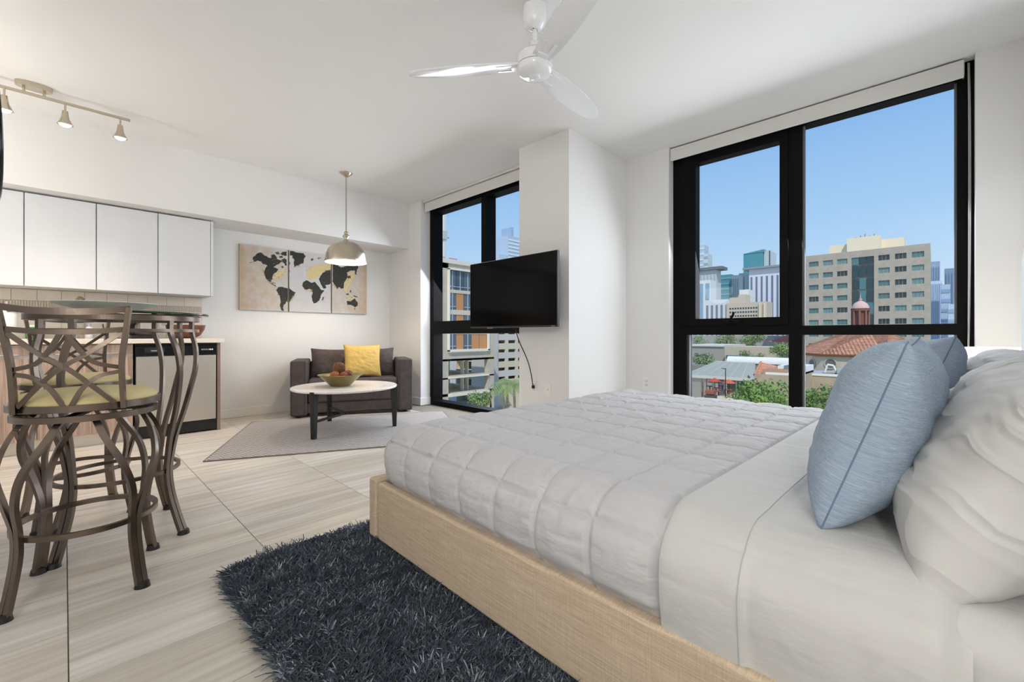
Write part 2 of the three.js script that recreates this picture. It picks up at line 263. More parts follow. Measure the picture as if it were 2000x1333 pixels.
// ================================================================ KITCHEN
{ // wall cabinets
  const names = ['at the partition end of the row', 'second from the partition end of the row', 'third from the partition end of the row', 'at the picture end of the row'];
  const xs = [-0.662, -0.23, 0.202, 0.634, 1.062];
  const ZF = -5.41;
  xs.slice(0, 4).forEach((x0, i) => {
    const x1 = xs[i + 1], c = thing('wall_cabinet', `glossy white handleless wall cabinet ${names[i]}`, 'cabinet', [x0, 1.353, 0], 0, 'wall cabinets');
    part(c, 'carcass', bx(0, x1 - x0, 0.002, 0.771, ZK, ZF - 0.004), M.cabinetSide);
    part(c, 'door', rb(0.0035, x1 - x0 - 0.0035, 0, 0.771, ZF, ZF + 0.02, 0.0015), M.gloss);
  });
  solo('end_panel', bx(1.062, 1.083, 1.351, 2.125, ZK, ZF + 0.02), M.cabinetSide, 'thin grey-white side panel closing the wall cabinet row', 'panel');
  // base cabinets
  const bs = [-1.33, -0.74, -0.15, 0.43], where = ['behind the mirror partition', 'below the kitchen tap', 'beside the dishwasher'];
  bs.slice(0, 3).forEach((x0, i) => {
    const x1 = bs[i + 1], c = thing('base_cabinet', `wood-grain base cabinet ${where[i]}`, 'cabinet', [x0, 0, 0], 0, 'base cabinets');
    part(c, 'carcass', bx(0, x1 - x0, 0.1, 0.865, ZK + 0.03, -5.15), M.cabinetSide);
    part(c, 'door', rb(0.002, x1 - x0 - 0.002, 0.105, 0.76, -5.15, -5.13, 0.002), M.laminate);
    const d = part(c, 'drawer', rb(0.002, x1 - x0 - 0.002, 0.785, 0.862, -5.15, -5.13, 0.002), M.laminate);
    part(d, 'handle', rb(0.1, x1 - x0 - 0.1, 0.783, 0.79, -5.135, -5.118, 0.002), M.steel);
    part(c, 'plinth', bx(0, x1 - x0, 0, 0.1, -5.24, -5.2), M.counter);
  });
  solo('end_panel', bx(1.064, 1.09, 0, 0.868, ZK, -5.125), std('#8d7668', 0.5), 'brown side panel at the end of the kitchen counter', 'panel');
  solo('worktop', rb(XW, 1.118, 0.87, 0.912, ZK, -5.105, 0.004), M.counter, 'cream stone kitchen worktop', 'worktop');
  // dishwasher
  const d = thing('dishwasher', 'stainless steel dishwasher with black control panel', 'dishwasher', [0.437, 0, -5.13]);
  part(d, 'body', bx(0.005, 0.62, 0.02, 0.865, -0.6, -0.02), M.black);
  part(d, 'door', rb(0.012, 0.615, 0.118, 0.752, -0.02, 0.008, 0.004), M.steel, 'brushed steel door panel');
  const cp = part(d, 'control_panel', merge([rb(0.006, 0.622, 0.756, 0.845, -0.02, 0.014, 0.004), rb(0.006, 0.622, 0.848, 0.866, -0.03, 0.004, 0.004)]), M.blackGloss, 'black control panel');
  part(cp, 'handle_recess', bx(0.07, 0.21, 0.785, 0.83, 0.0145, 0.0155), std('#1d1d20', 0.5));
  part(cp, 'badge', extr([[0.11, 0.806], [0.165, 0.806], [0.155, 0.797], [0.12, 0.797]], 0.001).translate(0, 0, 0.0156), M.steel);
  for (let i = 0; i < 6; i++) part(cp, 'button', cyl(0.008, 0.007, 0.003, 0, 0, 0, 12).rotateX(Math.PI / 2).translate(0.5 + i * 0.0165, 0.805, 0.0145), i > 3 ? M.white : std('#8f8d89', 0.5));
  part(d, 'kick_plate', bx(0.008, 0.622, 0.012, 0.112, -0.06, -0.012), M.black);
  // backsplash tiles
  const s = thing('backsplash', 'beige ceramic tile backsplash with a thin mosaic band', 'backsplash', [0, 0, 0]);
  part(s, 'mortar', bx(XW, 1.05, 0.912, 1.353, ZK, ZK + 0.004), std('#c9bdae', 0.9));
  const tg = rb(0.001, 0.151, 0.001, 0.282, 0, 0.009, 0.002, 1), tg2 = rb(0.001, 0.151, 0.001, 0.1, 0, 0.009, 0.002, 1);
  for (let i = 0; i < 17; i++) { const x = 1.048 - 0.152 * (i + 1); if (x < XW) break; part(s, 'tile', tg, M.ceramic).position.set(x, 0.912, ZK + 0.003); part(s, 'tile', tg2, M.ceramic).position.set(x, 1.251, ZK + 0.003); }
  const sticks = []; for (let i = 0; i < 150; i++) { const x = 1.044 - i * 0.017; if (x < XW) break; sticks.push(bx(x - 0.014, x, 1.197, 1.249, ZK + 0.003, ZK + 0.01 + 0.002 * (i % 2))); }
  part(s, 'mosaic_band', merge(sticks), std('#d5cabb', 0.25), 'band of slim mosaic sticks').userData.kind = 'stuff';
  const out = thing('wall_outlet', 'white wall outlet on the backsplash above the coffee maker', 'outlet', [0.72, 1.02, ZK + 0.012]);
  part(out, 'plate', rb(-0.036, 0.036, 0, 0.115, 0, 0.006, 0.003), M.white); for (const y of [0.025, 0.065]) part(out, 'socket', rb(-0.017, 0.017, y, y + 0.028, 0.005, 0.008, 0.001), std('#cfcac2', 0.5));
}
{ // things on the worktop
  const Y = 0.912;
  const c = thing('coffee_maker', 'black drip coffee maker with glass jug on the worktop', 'coffee maker', [0.53, Y, -5.42]);
  part(c, 'base', rb(-0.1, 0.1, 0, 0.03, -0.1, 0.12, 0.008), M.black);
  part(c, 'tower', rb(-0.1, 0.1, 0.03, 0.225, -0.1, -0.02, 0.01), M.black);
  part(c, 'brew_head', rb(-0.105, 0.105, 0.175, 0.23, -0.1, 0.11, 0.012), M.blackGloss);
  const j = part(c, 'jug', lathe([[0.0, 0.032], [0.062, 0.032], [0.072, 0.07], [0.068, 0.12], [0.05, 0.16], [0.052, 0.17]]).translate(0, 0, 0.045), phys('#cfc9bf', 0.05, { transmission: 0.8, thickness: 0 }), 'clear glass jug');
  part(j, 'handle', strap(curve([[-0.07, 0.15, 0.05], [-0.105, 0.14, 0.06], [-0.11, 0.09, 0.06], [-0.075, 0.06, 0.05]], 12), 0.02, 0.01, () => V(0, 0, 1)), M.black);
  part(c, 'panel', rb(-0.035, 0.055, 0.07, 0.15, 0.115, 0.122, 0.003), std('#a8a39a', 0.4), 'grey front plate');
  solo('power_cord', tube([[0.43, Y + 0.006, -5.46], [0.36, Y + 0.006, -5.36], [0.3, Y + 0.006, -5.42], [0.27, Y + 0.05, -5.6], [0.26, 1.05, -5.74]], 0.004, 40, 6), M.rubber, 'black power cord running from the coffee maker to the backsplash', 'cord');
  const b = thing('wooden_bowl', 'dark wooden salad bowl on the worktop', 'bowl', [0.86, Y, -5.44]);
  part(b, 'bowl', lathe([[0, 0.004], [0.07, 0.0], [0.12, 0.03], [0.155, 0.09], [0.165, 0.135], [0.157, 0.135], [0.146, 0.09], [0.11, 0.04], [0, 0.02]]), std('#6b3f26', 0.35));
  const g = thing('glass_jar', 'green glass jar standing on the worktop', 'jar', [-0.17, Y, -5.4]);
  part(g, 'body', lathe([[0, 0], [0.05, 0], [0.055, 0.01], [0.055, 0.075], [0.04, 0.09], [0.04, 0.1], [0.036, 0.1], [0.036, 0.09], [0.05, 0.073], [0.05, 0.012], [0, 0.012]], 24), phys('#3fc24a', 0.05, { transmission: 0.7, thickness: 0 }));
  part(g, 'lid', cyl(0.042, 0.042, 0.018, 0, 0.1, 0), std('#cfe0cf', 0.4));
  const sp = thing('soap_bottle', 'clear soap bottle with pump beside the tap', 'bottle', [0.06, Y, -5.52]);
  part(sp, 'body', lathe([[0, 0], [0.032, 0], [0.034, 0.008], [0.034, 0.11], [0.014, 0.14], [0.014, 0.15], [0, 0.15]], 20), phys('#dfe4e0', 0.1, { transmission: 0.6, thickness: 0 }));
  part(sp, 'pump', merge([rod([0, 0.15, 0], [0, 0.19, 0], 0.005), rod([0, 0.19, 0], [0, 0.187, 0.045], 0.006)]), M.white);
  const sp2 = thing('soap_bottle', 'short white soap bottle beside the clear one', 'bottle', [0.16, Y, -5.5]);
  part(sp2, 'body', lathe([[0, 0], [0.028, 0], [0.03, 0.006], [0.03, 0.09], [0.012, 0.11], [0, 0.11]], 20), M.white); part(sp2, 'cap', cyl(0.012, 0.011, 0.025, 0, 0.11, 0, 14), std('#a9b7c2', 0.4));
  const f = thing('kitchen_tap', 'arched brushed nickel kitchen tap', 'tap', [0.07, Y, -5.66]);
  part(f, 'base', lathe([[0, 0], [0.03, 0], [0.03, 0.01], [0.02, 0.05], [0.016, 0.06], [0, 0.06]], 20), M.nickel);
  part(f, 'spout', tube([[0, 0.05, 0], [0, 0.28, 0], [0.012, 0.35, 0.03], [0.03, 0.375, 0.08], [0.05, 0.35, 0.13], [0.055, 0.27, 0.15]], 0.013, 48, 12), M.nickel);
  part(f, 'lever', rod([0.015, 0.05, 0], [0.08, 0.085, 0.02], 0.007), M.nickel);
  const sk = thing('kitchen_sink', 'shallow steel sink set into the worktop', 'sink', [0.07, Y, -5.42]);
  part(sk, 'rim', strap([[-0.23, -0.14], [0.23, -0.14], [0.23, 0.14], [-0.23, 0.14]].map(([x, z]) => V(x, 0.003, z)), 0.02, 0.005, () => V(0, 1, 0), true), M.steel); part(sk, 'basin', bx(-0.225, 0.225, 0.0005, 0.002, -0.135, 0.135), std('#6d6a66', 0.4, { metalness: 0.8 }));
  const pr = thing('paper_towel', 'white paper towel roll at the end of the worktop', 'paper roll', [-0.33, Y, -5.45]);
  part(pr, 'roll', lathe([[0.02, 0.012], [0.06, 0.012], [0.06, 0.25], [0.02, 0.25]], 28), M.white); part(pr, 'stand', merge([cyl(0.075, 0.072, 0.012, 0, 0, 0), cyl(0.008, 0.008, 0.3, 0, 0.01, 0, 12)]), M.steel);
}
{ // track light
  const t = thing('track_light', 'brushed nickel ceiling track light with four bell spots', 'ceiling light', [0, 0, -4.65]);
  part(t, 'canopy', merge([metric(new THREE.CylinderGeometry(1, 0.96, 0.035, 40).scale(0.095, 1, 0.05).translate(-0.15, H - 0.0175, 0))]), M.nickel);
  part(t, 'bar', rb(-0.68, 0.372, 2.664, 2.684, -0.008, 0.008, 0.003), M.nickel);
  for (const x of [-0.2, -0.1]) part(t, 'post', rod([x, 2.68, 0], [x, 2.72, 0], 0.008), M.nickel);
  for (const x of [-0.6, -0.29, 0.006, 0.312]) {
    const s = part(t, 'spot', lathe([[0.006, 0.1], [0.006, 0.045], [0.016, 0.045], [0.02, 0.012], [0.024, -0.01], [0.04, -0.045], [0.045, -0.055], [0.038, -0.052], [0.02, -0.02], [0, -0.018]], 28), M.nickel);
    s.position.set(x, 2.57, 0); s.rotation.set(0.1, 0, 0);
    part(s, 'bulb', lathe([[0, -0.072], [0.018, -0.069], [0.031, -0.06], [0.036, -0.05], [0.034, -0.043], [0, -0.043]], 20), M.glow, 'glowing bulb face');
    const l = new THREE.SpotLight(new THREE.Color().setRGB(1, 0.84, 0.74), 1.7, 0, 0.85, 0.7); l.name = 'track_spot'; l.position.set(x, 2.488, -4.645); l.target.position.set(x + 0.02, 0, -4.75); l.castShadow = true; l.shadow.radius = 2; scene.add(l, l.target);
  }
}
{ // pendant
  const p = thing('pendant_lamp', 'brushed nickel dome pendant lamp above the coffee table', 'pendant lamp', [2.186, 0, -4.696]);
  part(p, 'canopy', lathe([[0, H - 0.045], [0.02, H - 0.045], [0.035, H - 0.032], [0.062, H - 0.012], [0.066, H]]), M.nickel);
  part(p, 'rod', rod([0, 2.06, 0], [0, H - 0.04, 0], 0.007), M.nickel);
  part(p, 'socket_cup', lathe([[0.008, 2.1], [0.02, 2.095], [0.024, 2.075], [0.016, 2.065], [0.036, 2.055], [0.038, 2.035], [0.022, 2.025], [0.026, 1.99], [0.045, 1.98]], 28), M.nickel);
  part(p, 'shade', lathe([[0.03, 1.985], [0.085, 1.978], [0.14, 1.95], [0.185, 1.9], [0.21, 1.84], [0.219, 1.775], [0.223, 1.755], [0.218, 1.752]], 72), M.nickel);
  part(p, 'reflector', lathe([[0.0, 1.978], [0.08, 1.973], [0.136, 1.944], [0.18, 1.896], [0.206, 1.838], [0.2155, 1.775], [0.218, 1.753]], 72), std('#f6f0e2', 0.5), 'white inside of the shade');
  part(p, 'bulb', new THREE.SphereGeometry(0.04, 24, 16).translate(0, 1.88, 0), M.glow);
  const l = new THREE.PointLight(new THREE.Color().setRGB(1, 0.82, 0.6), 1.3); l.name = 'pendant_bulb'; l.position.set(2.186, 1.88, -4.696); l.castShadow = true; l.shadow.radius = 2; scene.add(l);
}
{ // round mirror
  const m = thing('round_mirror', 'round wall mirror with a thin black frame', 'mirror', [-0.222, 1.8, -2.935]);
  part(m, 'frame', metric(new THREE.TorusGeometry(0.262, 0.009, 12, 72).rotateY(Math.PI / 2).translate(0.012, 0, 0)), M.blackGloss); part(m, 'mirror_glass', new THREE.CylinderGeometry(0.256, 0.256, 0.008, 64).rotateZ(Math.PI / 2).translate(0.01, 0, 0), M.mirror);
}

// ================================================================ BAR TABLE AND STOOLS
const pol = (r, deg, y) => [r * Math.sin((deg * Math.PI) / 180), y, r * Math.cos((deg * Math.PI) / 180)];
const outward = (p) => V(p.x, 0.0001, p.z).normalize();
function barStool(label, pos, turn, swivel = 0) { // swivel: degrees the base is turned against the seat
  const s = thing('bar_stool', label, 'bar stool', pos, turn, 'bar stools');
  for (let k = 0; k < 4; k++) {
    const a = 45 + 90 * k + swivel;
    const bars = [-1, 1].map((q) => strap(curve([pol(0.165, a + q * 30, 0.645), pol(0.205, a + q * 24, 0.58), pol(0.243, a + q * 14, 0.48), pol(0.236, a + q * 6, 0.38), pol(0.217, a + q * 2.9, 0.28), pol(0.215, a + q * 2.7, 0.2), pol(0.229, a + q * 2.5, 0.1), pol(0.246, a + q * 2.4, 0.012)], 36), 0.019, 0.015, outward));
    const leg = part(s, 'leg', merge(bars), M.bronze);
    part(leg, 'foot_cap', metric(new THREE.CylinderGeometry(0.021, 0.025, 0.02, 16).scale(1, 1, 0.85).translate(...pol(0.249, a, 0.01))), M.rubber, 'black foot cap');
  }
  part(s, 'footrest_ring', ringStrap(0.2, 0.25, 0.014, 0.018), M.bronze);
  part(s, 'base_ring', ringStrap(0.2, 0.652, 0.013, 0.022, true), M.bronze);
  part(s, 'swivel', merge([cyl(0.09, 0.09, 0.016, 0, 0.662, 0), bx(-0.19, 0.19, 0.652, 0.662, -0.015, 0.015), bx(-0.015, 0.015, 0.652, 0.662, -0.19, 0.19)]), M.black);
  part(s, 'seat_ring', ringStrap(0.208, 0.69, 0.014, 0.024), M.bronze);
  part(s, 'seat_board', cyl(0.2, 0.2, 0.012, 0, 0.68, 0, 40), M.black);
  part(s, 'cushion', lathe([[0, 0.742], [0.08, 0.742], [0.14, 0.739], [0.178, 0.732], [0.198, 0.72], [0.206, 0.708], [0.203, 0.697], [0.19, 0.692], [0, 0.692]], 64), M.cushion, 'round yellow-green fabric cushion');
  // back: a gently curved, flaring frame with a lattice of bars
  const at = (x, y) => { const k = 1 + 0.2 * (y - 0.7); return V(x * k, y, 0.205 - 1.6 * x * x + 0.14 * (y - 0.7)); };
  const path = (pts, n = 20) => new THREE.CatmullRomCurve3(pts.map(([x, y]) => V(x, y, 0))).getPoints(n).map((p) => at(p.x, p.y));
  const back = () => V(0, 0, 1);
  for (const q of [-1, 1]) part(s, 'back_post', strap(path([[q * 0.142, 0.68], [q * 0.138, 0.76], [q * 0.137, 0.85], [q * 0.145, 0.94], [q * 0.155, 1.045]]), 0.014, 0.024, back), M.bronze);
  part(s, 'top_rail', strap(path([[-0.157, 1.04], [-0.08, 1.028], [0, 1.024], [0.08, 1.028], [0.157, 1.04]]), 0.022, 0.014, back), M.bronze);
  part(s, 'back_rail', strap(path([[-0.146, 0.966], [-0.07, 0.958], [0, 0.956], [0.07, 0.958], [0.146, 0.966]]), 0.018, 0.012, back), M.bronze);
  part(s, 'lattice_bar', strap(path([[-0.142, 0.958], [-0.06, 0.88], [0.01, 0.825], [0.118, 0.702]]), 0.014, 0.01, back), M.bronze);
  part(s, 'lattice_bar', strap(path([[0.142, 0.958], [0.06, 0.885], [-0.02, 0.825], [-0.13, 0.702]]), 0.014, 0.01, back), M.bronze);
  for (const q of [-1, 1]) {
    part(s, 'lattice_arc', strap(path([[q * 0.008, 0.95], [q * 0.03, 0.905], [q * 0.07, 0.85], [q * 0.136, 0.828]]), 0.014, 0.01, back), M.bronze);
    part(s, 'lattice_arc', strap(path([[q * 0.01, 0.7], [q * 0.04, 0.76], [q * 0.08, 0.8], [q * 0.136, 0.815]]), 0.014, 0.01, back), M.bronze);
  }
  return s;
}
barStool('bronze metal bar stool with lattice back turned away from the bar table', [0.067, 0, -2.34], -0.29, 5.2);
barStool('bronze metal bar stool on the kitchen side of the bar table', [0.055, 0, -3.235], Math.PI + 0.16);
{
  const t = thing('bar_table', 'round glass bar table on curved bronze metal legs', 'bar table', [0.183, 0, -2.78]);
  for (let k = 0; k < 4; k++) {
    const a = 45 + 90 * k;
    const bars = [-1, 1].map((q) => strap(curve([pol(0.3, a + q * 13, 1.018), pol(0.301, a + q * 13, 0.955), pol(0.322, a + q * 11, 0.88), pol(0.327, a + q * 9, 0.79), pol(0.31, a + q * 7, 0.69), pol(0.287, a + q * 5.5, 0.587), pol(0.255, a + q * 4, 0.475), pol(0.238, a + q * 3, 0.38), pol(0.23, a + q * 2.7, 0.3), pol(0.24, a + q * 2.6, 0.204), pol(0.275, a + q * 2.3, 0.082), pol(0.299, a + q * 2.2, 0.012)], 44), 0.019, 0.016, outward));
    const leg = part(t, 'leg', merge(bars), M.bronze); part(leg, 'foot_cap', metric(new THREE.CylinderGeometry(0.021, 0.025, 0.02, 16).translate(...pol(0.302, a, 0.01))), M.rubber, 'black foot cap');
  }
  part(t, 'top_ring', ringStrap(0.3, 1.022, 0.02, 0.022), M.bronze); part(t, 'lower_ring', ringStrap(0.3, 0.966, 0.018, 0.014), M.bronze); part(t, 'foot_ring', ringStrap(0.225, 0.3, 0.014, 0.016), M.bronze);
  for (let k = 0; k < 4; k++) part(t, 'bumper', cyl(0.01, 0.01, 0.006, ...pol(0.3, 90 * k, 1.032), 12), phys('#e8e8e8', 0.2, { transmission: 0.7, thickness: 0 }));
  part(t, 'glass_top', lathe([[0, 1.039], [0.347, 1.039], [0.35, 1.042], [0.35, 1.047], [0.347, 1.05], [0, 1.05]], 96), phys('#ffffff', 0.02, { transmission: 1, thickness: 0.01, ior: 1.5, attenuationColor: new THREE.Color('#2f8f6a'), attenuationDistance: 0.5 }), 'clear glass top with green edge');
  const d = thing('platter', 'wide grey-green ceramic platter on the glass bar table', 'platter', [0.135, 1.0502, -2.66]);
  part(d, 'dish', lathe([[0, 0.006], [0.07, 0], [0.09, 0.004], [0.14, 0.02], [0.178, 0.034], [0.18, 0.038], [0.174, 0.038], [0.13, 0.026], [0.08, 0.012], [0, 0.011]], 72), std('#cdd0c8', 0.35));
}

// ================================================================ LIVING AREA
function flatRug() {
  const a = V(0.725, 0, -3.903), e1 = V(0.8945, 0, 0.447), r = thing('area_rug', 'grey flat-woven chevron rug under the coffee table', 'rug', [a.x, 0, a.z], -Math.atan2(e1.z, e1.x));
  part(r, 'field', rb(0, 2.06, 0, 0.008, -1.55, 0, 0.003, 1), M.rug);
  part(r, 'binding', strap([[0, 0], [2.06, 0], [2.06, -1.55], [0, -1.55]].map(([x, z]) => V(x, 0.0045, z)), 0.016, 0.0095, () => V(0, 1, 0), true), std('#7d7470', 0.95), 'darker stitched edge');
}
flatRug();
function softBox(x0, x1, y0, y1, z0, z1, r, puff = 0.015, seed = 1) { // upholstered block: rounded and slightly bulged
  const w = x1 - x0, h = y1 - y0, d = z1 - z0, g = mergeVertices(new RoundedBoxGeometry(w, h, d, 5, Math.min(r, w / 2.05, h / 2.05, d / 2.05))), big = new THREE.BoxGeometry(w, h, d, 1, 1, 1); big.dispose();
  const p = g.attributes.position;
  for (let i = 0; i < p.count; i++) { const x = (2 * p.getX(i)) / w, y = (2 * p.getY(i)) / h, z = (2 * p.getZ(i)) / d, k = puff * (1 - x * x * 0.8) * (1 - z * z * 0.8); p.setY(i, p.getY(i) + Math.sign(y) * k * Math.abs(y)); }
  g.computeVertexNormals();
  return metric(g.translate((x0 + x1) / 2, (y0 + y1) / 2, (z0 + z1) / 2));
}
function pillowGeo(w, h, t, seed = 1, o = {}) { // stuffed cushion, face along z, seam round the edge
  const N = 44, pos = [], idx = [], uv = [], pin = o.pinch ?? 0.07, wr = o.wrinkle ?? 0.004;
  const edge = (x, y) => [(w / 2) * x * (1 - pin * (1 - y * y) * Math.abs(x) ** 3), (h / 2) * y * (1 - pin * (1 - x * x) * Math.abs(y) ** 3)];
  for (const side of [1, -1]) for (let j = 0; j <= N; j++) for (let i = 0; i <= N; i++) {
    const x = -Math.cos((i / N) * Math.PI) * 0.35 + ((2 * i) / N - 1) * 0.65, y = -Math.cos((j / N) * Math.PI) * 0.35 + ((2 * j) / N - 1) * 0.65, [px, py] = edge(x, y);
    const fx = Math.max(0, 1 - Math.abs(x) ** 2.6), fy = Math.max(0, 1 - Math.abs(y) ** 2.6), f = Math.pow(fx * fy, 0.5);
    const nx = fbm(x * 1.6 + 5 * side, y * 1.6 + seed, seed, 2) - 0.5, rim = 1 - f, th = Math.atan2(y, x), rip = (1 - Math.abs(2 * fbm(th * 3.2 + seed, (x * x + y * y) * 1.4, seed + 9, 3) - 1)) * (0.3 + rim) * f * 2.2;
    pos.push(px, py, side * (f * t / 2 + f * nx * t * 0.14 + wr * rip + wr * (fbm(x * 5 + y * 3, y * 9, seed + 3, 2) - 0.5) * 1.6 * f)); uv.push(px, py);
  }
  const S = (N + 1) * (N + 1), id = (s, i, j) => (s && (i === 0 || j === 0 || i === N || j === N) ? 0 : s) * S + j * (N + 1) + i;
  for (let s = 0; s < 2; s++) for (let j = 0; j < N; j++) for (let i = 0; i < N; i++) { const a = id(s, i, j), b = id(s, i + 1, j), c = id(s, i, j + 1), d = id(s, i + 1, j + 1); if (s) idx.push(a, c, b, b, c, d); else idx.push(a, b, c, b, d, c); }
  const g = new THREE.BufferGeometry(); g.setAttribute('position', new THREE.Float32BufferAttribute(pos, 3)); g.setAttribute('uv', new THREE.Float32BufferAttribute(uv, 2)); g.setIndex(idx); g.computeVertexNormals();
  const rim = []; for (let k = 0; k < 120; k++) { const q = (k / 120) * 4, f = (q % 1) * 2 - 1, [x, y] = q < 1 ? [f, -1] : q < 2 ? [1, f] : q < 3 ? [-f, 1] : [-1, -f]; rim.push([...edge(x, y), 0]); }
  return { body: g, rim };
}
{
  const th = -0.436, e1 = V(Math.cos(th), 0, -Math.sin(th)), nf = V(Math.sin(th), 0, Math.cos(th)), L = 1.36, D = 0.57;
  const c = V(1.768, 0, -5.2).addScaledVector(e1, L / 2).addScaledVector(nf, -D / 2);
  const s = thing('loveseat_sofa', 'compact dark grey-brown fabric loveseat sofa', 'sofa', [c.x, 0, c.z], th);
  const h = L / 2, z0 = -D / 2, z1 = D / 2;
  part(s, 'base', rb(-h + 0.17, h - 0.17, 0.045, 0.16, z0 + 0.02, z1 - 0.035, 0.01), M.tweed);
  for (const q of [-1, 1]) { const arm = part(s, 'armrest', rb(q > 0 ? h - 0.175 : -h, q > 0 ? h : -h + 0.175, 0.02, 0.655, z0, z1, 0.028, 4), M.tweed); part(arm, 'piping', strap([[0.02, 0.03], [0.155, 0.03], [0.155, 0.64], [0.02, 0.64]].map(([x, y]) => V((q > 0 ? h - 0.175 : -h) + x, y, z1 - 0.004)), 0.007, 0.009, () => V(0, 0, 1), true), std('#3e3736', 0.9)); }
  part(s, 'back', rb(-h + 0.17, h - 0.17, 0.045, 0.62, z0, z0 + 0.11, 0.02, 3), M.tweed);
  part(s, 'seat_layer', softBox(-h + 0.178, h - 0.178, 0.16, 0.285, z0 + 0.1, z1 - 0.025, 0.03, 0.006), M.tweed);
  part(s, 'seat_cushion', softBox(-h + 0.178, h - 0.178, 0.29, 0.43, z0 + 0.1, z1 - 0.012, 0.04, 0.014), M.tweed);
  for (const [x, z] of [[-h + 0.08, z0 + 0.06], [h - 0.08, z0 + 0.06], [-h + 0.08, z1 - 0.06], [h - 0.08, z1 - 0.06]]) part(s, 'foot', cyl(0.02, 0.024, 0.022, x, 0, z, 14), M.black);
  for (const q of [-1, 1]) { const P = pillowGeo(0.5, 0.38, 0.19, 3 + q, { wrinkle: 0.006 }), b = part(s, 'back_cushion', P.body, M.tweed); b.position.set(q * 0.25, 0.59, z0 + 0.19); b.rotation.set(-0.2, 0, q * 0.03); }
  const Y = pillowGeo(0.43, 0.4, 0.13, 12, { wrinkle: 0.008 }), yp = thing('throw_pillow', 'mustard yellow throw pillow leaning on the sofa', 'pillow', [0, 0, 0]);
  const m = part(yp, 'cover', Y.body, M.mustard); part(m, 'seam', tube(Y.rim, 0.003, 160, 6, true), std('#b8912f', 0.9));
  const o = V(0.1, 0.632, z1 - 0.19).applyAxisAngle(V(0, 1, 0), th).add(c); yp.position.copy(o); yp.rotation.set(0, th + 0.05, 0); m.rotation.x = -0.24;
}
{ // coffee table
  const t = thing('coffee_table', 'round white marble coffee table on three black metal legs', 'coffee table', [1.976, 0.0096, -4.257]);
  part(t, 'tabletop', metric(lathe([[0, 0.405], [0.495, 0.405], [0.5, 0.41], [0.5, 0.422], [0.495, 0.427], [0, 0.427]], 96)), M.marble, 'white marble top');
  [[-0.443, 0.266], [0.043, -0.528], [0.401, 0.262]].forEach(([x, z]) => {
    const l = Math.hypot(x, z), dx = x / l, dz = z / l, a = Math.atan2(dx, dz), R = 0.5;
    const g = extr([[R - 0.04, 0], [R - 0.006, 0], [R + 0.008, 0.42], [R - 0.062, 0.42]].map(([p, q]) => [p, q]), 0.034, 0.002).translate(0, 0, -0.017).rotateY(-Math.PI / 2).rotateY(a);
    part(t, 'leg', metric(g), M.black);
    const m = (p, y) => V(dx * p, y, dz * p);
    part(t, 'stretcher', strap([m(0.0, 0.15), m(0.46, 0.15)], 0.02, 0.022, () => V(0, 1, 0)), M.black); part(t, 'apron', strap([m(0.0, 0.397), m(0.47, 0.397)], 0.022, 0.016, () => V(0, 1, 0)), M.black);
  });
  const by = 0.4355, b = thing('fruit_bowl', 'wide tapered olive-gold metal bowl on the coffee table', 'bowl', [1.93, by, -4.27]);
  part(b, 'bowl', lathe([[0, 0], [0.088, 0], [0.095, 0.006], [0.14, 0.05], [0.19, 0.1], [0.214, 0.112], [0.212, 0.117], [0.187, 0.106], [0.13, 0.05], [0.085, 0.012], [0, 0.01]], 64), std('#8f8257', 0.32, { metalness: 0.7 }));
  const R = rng(31), spots = [[-0.015, 0.178, 0.0, 0.062, 'large twig ball on top of the bowl', '#7a5238'], [-0.075, 0.11, 0.04, 0.045, 'small rust twig ball at the sofa armrest side of the bowl', '#a8663f'], [0.06, 0.115, 0.045, 0.045, 'small dusky rose ball in the bowl', '#8a5a4c'], [-0.01, 0.105, -0.07, 0.05, 'brown twig ball at the back of the bowl', '#7d5a41'], [0.085, 0.11, -0.04, 0.042, 'small tan ball at the window side of the bowl', '#8f6f56'], [-0.005, 0.105, 0.075, 0.042, 'small red-brown twig ball at the front of the bowl', '#94563b']];
  spots.forEach(([x, y, z, r, label, col], k) => {
    const o = thing('decorative_ball', label, 'decorative ball', [1.93 + x, by + y, -4.27 + z], 0, 'balls in the bowl'), twigs = [];
    part(o, 'core', new THREE.SphereGeometry(r * 0.86, 20, 14), std(col, 0.8));
    for (let i = 0; i < (k === 2 || k === 4 ? 8 : 26); i++) { const n = V(R() - 0.5, R() - 0.5, R() - 0.5).normalize(), q = new THREE.Quaternion().setFromUnitVectors(V(0, 0, 1), n); twigs.push(plain(new THREE.TorusGeometry(r * (0.88 + 0.1 * R()), 0.0026, 5, 26).applyQuaternion(q))); }
    part(o, 'twigs', mergeGeometries(twigs), std(new THREE.Color(col).multiplyScalar(1.15), 0.7));
  });
}
